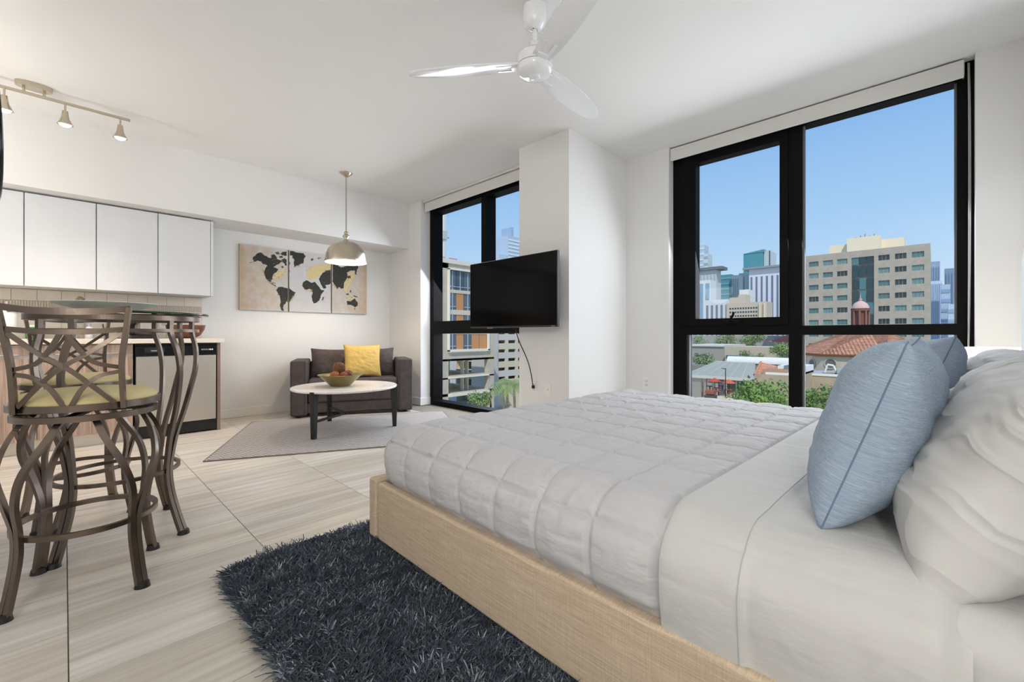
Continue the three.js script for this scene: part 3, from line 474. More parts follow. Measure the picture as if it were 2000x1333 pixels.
{ // three canvas panels with a world map
  const G = (px, py) => { const p = onZ(460 + px / 7.547, 465 + py / 7.547, ZK + 0.03); return [p.x, p.y]; };
  const ink = [
    [[250, 300], [262, 280], [290, 262], [318, 228], [345, 220], [380, 214], [405, 235], [430, 262], [455, 268], [480, 290], [520, 302], [560, 272], [600, 292], [640, 340], [662, 372], [600, 402], [560, 432], [590, 440], [632, 462], [610, 500], [560, 532], [540, 580], [545, 606], [520, 625], [530, 642], [500, 652], [470, 622], [448, 600], [430, 552], [420, 502], [440, 452], [470, 402], [440, 395], [400, 382], [380, 350], [330, 332], [300, 350], [180, 376], [270, 348]],
    [[530, 250], [570, 240], [610, 285], [600, 320], [560, 318], [525, 285]], [[585, 215], [640, 205], [650, 240], [610, 245]], [[660, 230], [700, 205], [752, 205], [752, 265], [715, 262], [680, 250]], [[640, 275], [690, 262], [700, 290], [660, 300]], [[675, 320], [720, 300], [752, 320], [752, 405], [735, 415], [715, 370], [690, 352]], [[675, 420], [700, 410], [712, 438], [690, 448], [675, 440]], [[545, 330], [640, 318], [700, 345], [640, 385], [560, 380]],
    [[500, 650], [540, 662], [565, 690], [588, 700], [600, 722], [575, 708], [545, 690]], [[540, 655], [575, 660], [590, 672], [560, 668]],
    [[602, 770], [622, 730], [680, 718], [760, 742], [795, 742], [840, 780], [890, 806], [862, 850], [820, 900], [785, 962], [750, 930], [742, 962], [712, 990], [702, 1020], [708, 1076], [672, 1062], [655, 1000], [668, 930], [655, 862], [625, 820]],
    [[800, 196], [850, 190], [892, 215], [960, 222], [1000, 226], [1034, 272], [1012, 300], [1002, 372], [960, 385], [920, 405], [872, 424], [858, 390], [868, 320], [835, 292], [840, 262], [800, 256]], [[788, 340], [806, 380], [790, 400]], [[782, 470], [800, 490], [786, 512]],
    [[985, 702], [990, 672], [1012, 640], [1050, 625], [1080, 640], [1120, 660], [1172, 650], [1205, 690], [1232, 722], [1270, 772], [1312, 770], [1290, 800], [1256, 850], [1252, 880], [1226, 930], [1190, 960], [1152, 966], [1140, 940], [1120, 872], [1136, 812], [1128, 770], [1090, 748], [1040, 772], [1010, 748]],
    [[1268, 922], [1285, 880], [1305, 870], [1292, 918]], [[1110, 310], [1140, 298], [1152, 312], [1132, 342], [1112, 330]], [[1205, 300], [1228, 292], [1235, 312]], [[1240, 292], [1258, 290], [1258, 306]],
    [[1228, 610], [1262, 548], [1290, 510], [1340, 480], [1420, 470], [1420, 660], [1375, 690], [1322, 694], [1342, 738], [1300, 752], [1262, 690]],
    [[1432, 385], [1500, 402], [1560, 440], [1650, 405], [1740, 415], [1800, 402], [1812, 440], [1790, 470], [1780, 552], [1764, 530], [1758, 482], [1700, 482], [1642, 512], [1652, 560], [1640, 602], [1602, 652], [1592, 742], [1562, 752], [1522, 722], [1500, 754], [1472, 702], [1432, 650]],
    [[1640, 560], [1690, 560], [1700, 590], [1655, 600]], [[1690, 770], [1706, 782], [1700, 810], [1686, 800]], [[1628, 828], [1662, 812], [1672, 838], [1645, 842]], [[1722, 842], [1790, 862], [1808, 880], [1760, 872]],
    [[1640, 935], [1700, 930], [1730, 910], [1764, 892], [1782, 930], [1806, 962], [1798, 1000], [1762, 1024], [1730, 1000], [1690, 985], [1650, 990]], [[1748, 1040], [1768, 1038], [1760, 1060]],
  ];
  const gold = [
    [[395, 400], [425, 405], [420, 500], [432, 560], [418, 545], [402, 480]], [[470, 640], [520, 660], [590, 700], [540, 690]], [[545, 610], [560, 545], [640, 490], [748, 462], [748, 490], [690, 540], [640, 590], [600, 600]], [[880, 815], [862, 862], [790, 972], [786, 950], [840, 860]],
    [[1038, 605], [1050, 480], [1085, 450], [1130, 410], [1250, 385], [1420, 388], [1420, 480], [1300, 505], [1232, 562], [1150, 628], [1100, 610]], [[1040, 765], [1128, 760], [1136, 800], [1110, 795]], [[860, 425], [945, 400], [940, 425], [880, 432]],
    [[1600, 655], [1655, 590], [1650, 520], [1745, 500], [1750, 600], [1700, 660], [1660, 740], [1640, 800], [1600, 780]], [[1440, 690], [1470, 700], [1510, 755], [1470, 735]], [[1640, 880], [1720, 870], [1700, 925], [1660, 930]], [[620, 840], [650, 850], [640, 835]],
  ];
  const panels = [[1.405, 1.925, 'map canvas showing the Americas beside the wall cabinets'], [1.943, 2.457, 'middle map canvas showing Africa and Europe'], [2.477, 2.966, 'map canvas showing Asia and Australia near the window']];
  panels.forEach(([x0, x1, label], k) => {
    const y0 = 1.238, y1 = 2.0, W = 512, Hh = 760, cv = document.createElement('canvas'); cv.width = W; cv.height = Hh;
    const c = cv.getContext('2d'), R = rng(90 + k), X = (x) => ((x - x0) / (x1 - x0)) * W, Yc = (y) => ((y1 - y) / (y1 - y0)) * Hh;
    c.fillStyle = '#cfccc9'; c.fillRect(0, 0, W, Hh);
    for (let i = 0; i < 900; i++) { const e = k === 0 ? Math.pow(R(), 2.2) * W : k === 2 ? W - Math.pow(R(), 2.2) * W : R() * W; c.fillStyle = k === 1 ? `rgba(${190 + R() * 40},${195 + R() * 35},${200 + R() * 30},0.05)` : `rgba(${170 + R() * 30},${140 + R() * 30},${110 + R() * 30},0.05)`; c.beginPath(); c.ellipse(e, R() * Hh, 20 + R() * 60, 10 + R() * 40, R() * 3, 0, 7); c.fill(); }
    c.strokeStyle = 'rgba(150,130,115,0.4)'; c.lineWidth = 1; for (let i = 0; i < 4; i++) { const y = R() * Hh; c.beginPath(); c.moveTo(0, y); c.lineTo(W, y + R() * 6); c.stroke(); }
    const draw = (poly, fill, jit) => { c.fillStyle = fill; c.beginPath(); const n = poly.length; let first = true; for (let i = 0; i < n; i++) { const a = poly[i], b = poly[(i + 1) % n]; for (let q = 0; q < 5; q++) { const [wx, wy] = G(a[0] + ((b[0] - a[0]) * q) / 5 + (R() - 0.5) * jit, a[1] + ((b[1] - a[1]) * q) / 5 + (R() - 0.5) * jit); if (first) c.moveTo(X(wx), Yc(wy)); else c.lineTo(X(wx), Yc(wy)); first = false; } } c.closePath(); c.fill(); };
    for (const p of gold) draw(p, '#d9c795', 9);
    for (const p of ink) draw(p, '#33322f', 8);
    for (let i = 0; i < 2600; i++) { const p = (i % 2 ? ink : gold)[Math.floor(R() * (i % 2 ? ink.length : gold.length))], a = p[Math.floor(R() * p.length)], b = p[Math.floor(R() * p.length)], t = R(), [wx, wy] = G(a[0] + (b[0] - a[0]) * t, a[1] + (b[1] - a[1]) * t); c.fillStyle = ['rgba(225,200,120,0.5)', 'rgba(84,88,94,0.55)', 'rgba(60,48,38,0.5)', 'rgba(215,210,203,0.3)'][Math.floor(R() * 4)]; c.beginPath(); c.ellipse(X(wx), Yc(wy), 1 + R() * 5, 1 + R() * 3, R() * 3, 0, 7); c.fill(); }
    const t = new THREE.CanvasTexture(cv); t.colorSpace = THREE.SRGBColorSpace; t.magFilter = THREE.LinearFilter;
    const o = thing('canvas_picture', label, 'picture', [x0, y0, ZK], 0, 'world map pictures');
    part(o, 'stretcher', bx(0, x1 - x0, 0, y1 - y0, 0.001, 0.0285), std('#a39484', 0.9), 'brown canvas edge');
    part(o, 'print', new THREE.PlaneGeometry(x1 - x0, y1 - y0).translate((x1 - x0) / 2, (y1 - y0) / 2, 0.029), std('#ffffff', 0.8, { map: t, bumpMap: T.grain, bumpScale: 0.0006 }));
  });
}
{ // television on its wall arm
  const x = 2.855, z0 = -3.365, z1 = -2.25, y0 = 1.015, y1 = 1.657, zc = (z0 + z1) / 2, yc = (y0 + y1) / 2;
  const t = thing('television', 'black flat-screen television on an arm in front of the wall column', 'television', [0, 0, 0]);
  part(t, 'bezel', rb(x, x + 0.035, y0, y1, z0, z1, 0.006), M.black); part(t, 'screen', bx(x - 0.0015, x, y0 + 0.016, y1 - 0.007, z0 + 0.007, z1 - 0.007), M.screen, 'glossy black screen');
  part(t, 'rear_housing', rb(x + 0.03, x + 0.075, y0 + 0.02, y0 + 0.38, z0 + 0.2, z1 - 0.2, 0.015), M.black); part(t, 'badge', bx(x - 0.002, x, y0 - 0.006, y0 + 0.004, zc - 0.3, zc - 0.22), std('#8b8784', 0.3, { metalness: 0.8 }), 'small grey logo tab');
  part(t, 'mark', bx(x - 0.0018, x - 0.001, y0 + 0.004, y0 + 0.011, z1 - 0.06, z1 - 0.025), std('#77787a', 0.4));
  part(t, 'wall_arm', merge([bx(x + 0.075, x + 0.095, yc - 0.12, yc + 0.12, zc - 0.12, zc + 0.12), bx(x + 0.095, 3.05, yc - 0.03, yc + 0.03, zc + 0.02, zc + 0.1), bx(3.05, 3.07, yc - 0.15, yc + 0.15, zc + 0.0, zc + 0.14)]), M.black);
  solo('power_cord', merge([tube([[2.92, 1.02, -2.8], [2.93, 0.9, -2.76], [3.0, 0.68, -2.7], [3.035, 0.48, -2.68], [3.045, 0.455, -2.69], [3.06, 0.46, -2.695]], 0.0045, 48, 8), rb(3.045, 3.064, 0.447, 0.475, -2.706, -2.68, 0.005)]), M.rubber, 'thin black television cord plugged into the wall column', 'cord');
}
function outlet(name, label, at, turn, jack) {
  const o = thing(name, label, 'outlet', at, turn);
  part(o, 'plate', rb(-0.036, 0.036, -0.058, 0.058, 0, 0.006, 0.003), M.white);
  if (jack) part(o, 'jack', cyl(0.006, 0.006, 0.006, 0, 0, 0, 12).rotateX(Math.PI / 2).translate(0, 0, 0.004), M.steel); else for (const y of [-0.03, 0.008]) part(o, 'socket', rb(-0.017, 0.017, y, y + 0.024, 0.005, 0.0075, 0.001), std('#d8d5cf', 0.5));
}
outlet('wall_outlet', 'white power outlet with the television cord plugged in', [3.07, 0.46, -2.695], -Math.PI / 2, false);
outlet('wall_outlet', 'white aerial outlet beside the television power outlet', [3.07, 0.451, -2.522], -Math.PI / 2, true);
outlet('wall_outlet', 'white power outlet on the wall beside the bedroom window', [XR, 0.465, -2.062], -Math.PI / 2, false);

// ================================================================ CEILING FAN
{
  const f = thing('ceiling_fan', 'white three-blade ceiling fan', 'ceiling fan', [1.81, 0, -1.585]);
  part(f, 'canopy', lathe([[0.066, H], [0.068, H - 0.03], [0.066, H - 0.07], [0.055, H - 0.1], [0.03, H - 0.118], [0.016, H - 0.12]], 40), M.fan);
  part(f, 'downrod', rod([0, 2.5, 0], [0, H - 0.1, 0], 0.014, 20), M.fan);
  for (const q of [-1, 1]) part(f, 'set_screw', rod([q * 0.013, 2.632, 0.004], [q * 0.018, 2.632, 0.004], 0.004, 8), M.black);
  part(f, 'rod_cover', lathe([[0.016, 2.565], [0.03, 2.555], [0.045, 2.52], [0.055, 2.5]], 32), M.fan);
  part(f, 'motor_housing', lathe([[0.05, 2.505], [0.085, 2.495], [0.098, 2.475], [0.1, 2.45], [0.098, 2.425]], 48), M.fan);
  part(f, 'bottom_cap', lathe([[0.1, 2.421], [0.097, 2.4], [0.085, 2.385], [0.06, 2.376], [0.034, 2.373], [0.03, 2.366], [0.02, 2.36], [0, 2.358]], 48), M.fan);
  const pts = [[0.05, -0.04], [0.12, -0.055], [0.25, -0.07], [0.42, -0.074], [0.58, -0.066], [0.67, -0.052], [0.705, -0.03], [0.715, -0.005], [0.7, 0.018], [0.64, 0.042], [0.5, 0.06], [0.3, 0.064], [0.14, 0.05], [0.05, 0.035]];
  const sh = new THREE.Shape(); sh.setFromPoints(new THREE.SplineCurve([...pts, pts[0]].map(([x, y]) => new THREE.Vector2(x, y))).getPoints(120));
  const bg = new THREE.ExtrudeGeometry(sh, { depth: 0.007, bevelEnabled: true, bevelSize: 0.003, bevelThickness: 0.002, bevelSegments: 2 }).rotateX(Math.PI / 2).translate(0, 0.006, 0);
  const arm = merge([rb(0.06, 0.13, -0.012, 0.0, -0.03, 0.03, 0.005), rb(0.12, 0.21, -0.006, 0.0, -0.042, -0.022, 0.004), rb(0.12, 0.21, -0.006, 0, 0.022, 0.042, 0.004)]);
  for (const a of [-127, -5, 116]) { const b = part(f, 'blade', creased(bg, 0.5), M.fan); b.position.y = 2.43; b.rotation.set(0, (-a * Math.PI) / 180, 0); b.rotateX(-0.2); part(b, 'blade_arm', arm, M.fan); }
}

// ================================================================ BED
const BED = { at: [0.95, 0, -1.82], turn: -0.034 };
{
  const b = thing('upholstered_bed', 'king-size bed base upholstered in beige linen', 'bed', BED.at, BED.turn);
  const side = rb(0.008, 0.05, 0.05, 0.3, 0.07, 2.022, 0.012, 3);
  part(b, 'side_rail', side, M.linen); part(b, 'side_rail', rb(1.98, 2.022, 0.05, 0.3, 0.07, 2.022, 0.012, 3), M.linen);
  part(b, 'footboard', rb(0, 2.03, 0.05, 0.312, 0, 0.066, 0.016, 3), M.linen);
  part(b, 'slat_base', bx(0.05, 1.98, 0.12, 0.2, 0.07, 2.022), std('#4a3b2e', 0.8));
  for (const [x, z] of [[0.14, 0.16], [1.89, 0.16], [0.14, 1.95], [1.89, 1.95]]) part(b, 'leg', cyl(0.025, 0.03, 0.12, x, 0.0, z, 14), M.black);
  const w = 2.08, r = 0.16, h = 1.31, sh = new THREE.Shape(); sh.moveTo(-0.02, 0.04); sh.lineTo(w, 0.04); sh.lineTo(w, h - r); sh.quadraticCurveTo(w, h, w - r, h); sh.lineTo(-0.02 + r, h); sh.quadraticCurveTo(-0.02, h, -0.02, h - r); sh.closePath();
  part(b, 'headboard', metric(new THREE.ExtrudeGeometry(sh, { depth: 0.05, bevelEnabled: true, bevelSize: 0.02, bevelThickness: 0.02, bevelSegments: 4, curveSegments: 16 }).translate(0, 0, 2.045)), M.headboard, 'pale blue-grey upholstered headboard');
  const m = thing('mattress', 'mattress in a white fitted sheet', 'mattress', BED.at, BED.turn);
  part(m, 'fitted_sheet', rb(0.052, 1.978, 0.2, 0.522, 0.072, 2.022, 0.07, 6), M.sheet);
}
function drapePoint({ s0, s1, t0, top, r, lift, foot = true }, a, b, off = 0) { // cloth over the mattress: top, two sides and (foot) the foot end
  const s = clamp(a, s0, s1), t = Math.max(b, t0), down = Math.max(0, s0 - a, a - s1, foot ? t0 - b : 0);
  const p = V(s, top - down, t), q = V(clamp(s, s0 + r, s1 - r), Math.min(p.y, top - r), foot ? Math.max(t, t0 + r) : t), v = p.clone().sub(q), n = v.lengthSq() > 1e-12 ? v.clone().normalize() : V(0, 1, 0);
  return q.addScaledVector(n, Math.min(r, v.length()) + lift(a, b, down) + off);
}
function drape(o) {
  const { s0, s1, t0, t1, drop, step, foot = true } = o, A0 = s0 - drop, A1 = s1 + drop, B0 = foot ? t0 - drop : t0, na = Math.round((A1 - A0) / step), nb = Math.round((t1 - B0) / step), pos = [], uv = [], idx = [];
  for (let j = 0; j <= nb; j++) for (let i = 0; i <= na; i++) { const a = A0 + ((A1 - A0) * i) / na, b = B0 + ((t1 - B0) * j) / nb, p = drapePoint(o, a, b); pos.push(p.x, p.y, p.z); uv.push(a, b); }
  for (let j = 0; j < nb; j++) for (let i = 0; i < na; i++) { const a = j * (na + 1) + i, b = a + 1, c = a + na + 1, d = c + 1; idx.push(a, c, b, b, c, d); }
  const g = new THREE.BufferGeometry(); g.setAttribute('position', new THREE.Float32BufferAttribute(pos, 3)); g.setAttribute('uv', new THREE.Float32BufferAttribute(uv, 2)); g.setIndex(idx); g.computeVertexNormals();
  return g;
}
{
  const cell = 0.182, across = 0.2;
  const quilt = (a, b, down) => {
    const wob = 0.012 * (fbm(a * 3, b * 3, 5, 2) - 0.5), ta = (a + 0.02 + wob) / across, tb = (b - 0.1 + wob) / cell;
    const da = Math.abs(ta - Math.round(ta)) * across, db = Math.abs(tb - Math.round(tb)) * cell, line = Math.min(da, db), crease = sstep(0, 0.011, line), puff = sstep(0, 0.075, line);
    const near = 1 - sstep(0.01, 0.07, line), fold = fbm(a * 9 + b * 14, b * 34 - a * 5, 17, 3) - 0.5, low = fbm(a * 3.1, b * 2.7, 27, 3) - 0.5, pucker = fbm((da < db ? b : a) * 60, line * 12, 19, 2) - 0.5;
    const h = 0.013 * crease + 0.007 * puff + fold * 0.008 + pucker * 0.006 * near * crease + low * 0.016 + (down > 0.03 ? 0.014 * Math.sin(clamp((down - 0.03) / 0.2, 0, 1) * Math.PI) : 0) - (down > 0.2 ? (down - 0.2) * 0.5 : 0);
    return h * (1 - sstep(1.355, 1.41, b)) - 0.004 * sstep(1.355, 1.41, b);
  };
  const c = thing('comforter', 'grey quilted comforter tucked over the bed', 'comforter', BED.at, BED.turn);
  part(c, 'quilt', drape({ s0: 0.036, s1: 1.994, t0: 0.06, t1: 1.45, top: 0.535, drop: 0.255, r: 0.11, step: 0.0075, lift: quilt }), M.comforter);
  const s = thing('top_sheet', 'white top sheet folded down over the comforter', 'sheet', BED.at, BED.turn);
  const wr = (a, b) => (fbm(a * 2.2 + b * 2, b * 5 - a, 41, 3) - 0.5) * 0.022 + (fbm(a * 6, b * 16 + a * 5, 43, 3) - 0.5) * 0.006;
  const cloth = { s0: 0.026, s1: 2.002, t0: 1.385, t1: 1.86, top: 0.552, drop: 0.275, r: 0.12, step: 0.0075, foot: false, lift: (a, b, d) => wr(a, b) * sstep(1.385, 1.5, b) - 0.003 * (1 - sstep(0, 0.012, b - 1.385)) - 0.026 * sstep(1.82, 1.86, b) + (b < 1.552 ? 0.007 : 0.007 * (1 - sstep(1.552, 1.562, b))) + (d > 0.02 ? 0.014 * Math.sin(clamp((d - 0.02) / 0.24, 0, 1) * Math.PI) : 0) };
  const body = part(s, 'sheet', drape(cloth), M.sheet);
  part(body, 'hem_stitch', tube([...Array(130)].map((_, i) => drapePoint(cloth, -0.24 + (2.5 * i) / 129, 1.546, 0.0004).toArray()), 0.0012, 300, 5), std('#bdbdbb', 0.9), 'thin grey hem stitching');
}
{ // pillows
  const bed = (s, y, t) => V(s, y, t).applyAxisAngle(V(0, 1, 0), BED.turn).add(V(...BED.at));
  function pillow(name, label, group, [w, h, t], seed, at, tilt, yaw, roll, mat, seam, o) {
    const P = pillowGeo(w, h, t, seed, o), g = thing(name, label, 'pillow', at.toArray(), BED.turn + yaw, group), m = part(g, 'cover', P.body, mat);
    m.rotation.set(tilt, 0, roll); if (seam) part(m, 'seam', tube(P.rim, seam[0], 240, 6, true), seam[1]);
  }
  pillow('blue_pillow', 'heathered blue square pillow standing at the comforter edge', 'blue pillows', [0.42, 0.41, 0.185], 21, bed(0.39, 0.742, 1.71), 0.33, 0.02, 0.02, M.heather, [0.0015, M.heatherSeam], { pinch: 0.06, wrinkle: 0.005 });
  pillow('blue_pillow', 'heathered blue square pillow towards the bedroom window side', 'blue pillows', [0.42, 0.41, 0.18], 25, bed(1.25, 0.742, 1.745), 0.33, 0.1, -0.03, M.heather, [0.0015, M.heatherSeam], { pinch: 0.06, wrinkle: 0.005 });
  pillow('bed_pillow', 'large white pillow behind the blue pillow at the comforter edge', 'white bed pillows', [0.92, 0.43, 0.27], 33, bed(0.535, 0.695, 1.915), 0.52, 0, 0, M.pillowcase, null, { pinch: 0.05, wrinkle: 0.011 });
  pillow('bed_pillow', 'large white pillow towards the bedside lamp', 'white bed pillows', [0.9, 0.43, 0.25], 37, bed(1.5, 0.695, 1.915), 0.52, 0, 0, M.pillowcase, null, { pinch: 0.05, wrinkle: 0.011 });
}
{ // shag rug: backing and pile
  const x0 = 0.42, x1 = 1.5, z0 = -2.0, z1 = 0.3, r = thing('shag_rug', 'dark blue-grey shaggy rug beside and under the bed', 'rug', [0, 0, 0]);
  part(r, 'backing', rb(x0 + 0.01, x1, 0.001, 0.012, z0 + 0.01, z1, 0.004, 1), std('#1e2228', 1));
  const R = rng(55), strands = [];
  for (let k = 0; k < 7; k++) { // one tuft: seven bent tapering strands
    const a = R() * 6.28, b = a + (R() - 0.5) * 1.4, l = 0.03 + R() * 0.018, lean = 0.35 + R() * 0.75, w = 0.003 + R() * 0.0018, P = [];
    for (let i = 0; i <= 3; i++) { const t = i / 3, q = lean * t * t * l; P.push(V(Math.cos(a) * (0.004 + q) + Math.cos(b) * t * 0.006, l * (t - 0.28 * lean * t * t), Math.sin(a) * (0.004 + q) + Math.sin(b) * t * 0.006)); }
    const pos = [], idx = []; P.forEach((p, i) => { const ww = w * (1 - 0.55 * (i / 3)); for (let m = 0; m < 3; m++) { const c = (m / 3) * 6.283; pos.push(p.x + Math.cos(c) * ww, p.y, p.z + Math.sin(c) * ww); } if (i) for (let m = 0; m < 3; m++) { const A = (i - 1) * 3 + m, B = (i - 1) * 3 + ((m + 1) % 3), C = i * 3 + m, D = i * 3 + ((m + 1) % 3); idx.push(A, C, B, B, C, D); } });
    const g = new THREE.BufferGeometry(); g.setAttribute('position', new THREE.Float32BufferAttribute(pos, 3)); g.setIndex(idx); g.computeVertexNormals(); strands.push(g);
  }
  const tuft = mergeGeometries(strands), list = [], step = 0.0115;
  for (let z = z0; z < z1; z += step) for (let x = x0; x < x1; x += step) { if (z > -1.8 && x > 1.2) continue; if (x < x0 + 0.07 && z < z0 + 0.07 && Math.hypot(x - x0 - 0.07, z - z0 - 0.07) > 0.07) continue; list.push([x + (R() - 0.5) * step, z + (R() - 0.5) * step]); }
  const im = new THREE.InstancedMesh(tuft, std('#ffffff', 0.75), list.length); im.name = 'pile'; im.userData = { label: 'long blue-grey pile', kind: 'stuff' };
  const m4 = new THREE.Matrix4(), q = new THREE.Quaternion(), e = new THREE.Euler(), cl = new THREE.Color();
  list.forEach(([x, z], i) => {
    const dir = fbm(x * 5, z * 5, 66, 2) * 6, edge = sstep(0, 0.05, Math.min(x - x0, z - z0));
    e.set((R() - 0.5) * 0.5 + 0.35 * Math.cos(dir), R() * 6.28, (R() - 0.5) * 0.5 + 0.35 * Math.sin(dir)); q.setFromEuler(e); const s = 0.8 + R() * 0.45;
    m4.compose(V(x, 0.006, z), q, V(s, s * (0.82 + 0.25 * edge), s)); im.setMatrixAt(i, m4);
    const k = 0.65 + R() * 0.9, b = R(); cl.setRGB(0.075 * k, 0.093 * k, (b > 0.65 ? 0.142 : 0.108) * k); if (R() > 0.88) cl.setRGB(0.33, 0.37, 0.43); im.setColorAt(i, cl);
  });
  shade(im); r.add(im);
}
{ // bedside table and lamp
  const n = thing('nightstand', 'white nightstand beyond the bed', 'nightstand', [3.42, 0, 0.22]);
  part(n, 'body', rb(-0.24, 0.24, 0.1, 0.5, -0.2, 0.19, 0.006), M.white); for (const y of [0.12, 0.31]) { const d = part(n, 'drawer', rb(-0.225, 0.225, y, y + 0.175, -0.215, -0.2, 0.004), M.trim); part(d, 'knob', new THREE.SphereGeometry(0.012, 14, 10).translate(0, y + 0.09, -0.225), M.nickel); }
  for (const [x, z] of [[-0.21, -0.17], [0.21, -0.17], [-0.21, 0.16], [0.21, 0.16]]) part(n, 'leg', cyl(0.014, 0.018, 0.1, x, 0, z, 12), M.nickel);
  const l = thing('bedside_lamp', 'lit white drum-shade lamp on the nightstand', 'table lamp', [3.42, 0.5, 0.26]);
  part(l, 'base', lathe([[0, 0], [0.07, 0], [0.07, 0.012], [0.03, 0.02], [0.012, 0.03], [0.012, 0.2], [0, 0.2]], 32), M.nickel);
  part(l, 'shade', lathe([[0.152, 0.14], [0.145, 0.38], [0.143, 0.38], [0.15, 0.14]], 48), phys('#fdfbf4', 0.95, { transmission: 0.5, thickness: 0, emissive: new THREE.Color().setRGB(1, 0.97, 0.9), emissiveIntensity: 0.7 }), 'white fabric shade');
  part(l, 'bulb', new THREE.SphereGeometry(0.028, 18, 12).translate(0, 0.25, 0), M.glow);
  const p = new THREE.PointLight(new THREE.Color().setRGB(1, 0.92, 0.8), 0.07); p.name = 'bedside_bulb'; p.position.set(3.42, 0.75, 0.26); p.castShadow = true; scene.add(p);
}

{ // added unseen fill light behind the viewer, shaped as a floor lamp
  const l = thing('added_fill_lamp', 'added unseen fill light, an opal globe on a tall pole in the entry corner', 'floor lamp', [-1.2, 0, 0.7]);
  part(l, 'base', cyl(0.14, 0.135, 0.02, 0, 0, 0, 32), M.nickel); part(l, 'pole', rod([0, 0.02, 0], [0, 1.72, 0], 0.011, 14), M.nickel);
  part(l, 'globe', new THREE.SphereGeometry(0.17, 32, 20).translate(0, 1.86, 0), std('#ffffff', 0.5, { emissive: new THREE.Color().setRGB(1, 0.98, 0.95), emissiveIntensity: 2 }), 'glowing opal globe');
  const p = new THREE.PointLight(new THREE.Color().setRGB(1, 0.98, 0.95), 4.1); p.name = 'added_fill_lamp_bulb'; p.position.set(-1.2, 1.86, 0.7); p.castShadow = true; p.shadow.radius = 8; scene.add(p);
}

{ // added fill light over the kitchen passage, out of view, shaped as a pendant
  const l = thing('added_fill_globe', 'added unseen fill light, an opal globe hung over the kitchen passage behind the partition', 'pendant lamp', [-0.95, 0, -4.35]);
  part(l, 'canopy', cyl(0.05, 0.05, 0.02, 0, H - 0.02, 0, 24), M.nickel); part(l, 'rod', rod([0, 2.1, 0], [0, H - 0.02, 0], 0.006), M.nickel);
  part(l, 'globe', new THREE.SphereGeometry(0.14, 32, 20).translate(0, 1.98, 0), std('#ffffff', 0.5, { emissive: new THREE.Color().setRGB(1, 0.96, 0.9), emissiveIntensity: 2 }), 'glowing opal globe');
  const p = new THREE.PointLight(new THREE.Color().setRGB(1, 0.96, 0.9), 1.5); p.name = 'added_fill_globe_bulb'; p.position.set(-0.95, 1.98, -4.35); p.castShadow = true; p.shadow.radius = 7; scene.add(p);
}

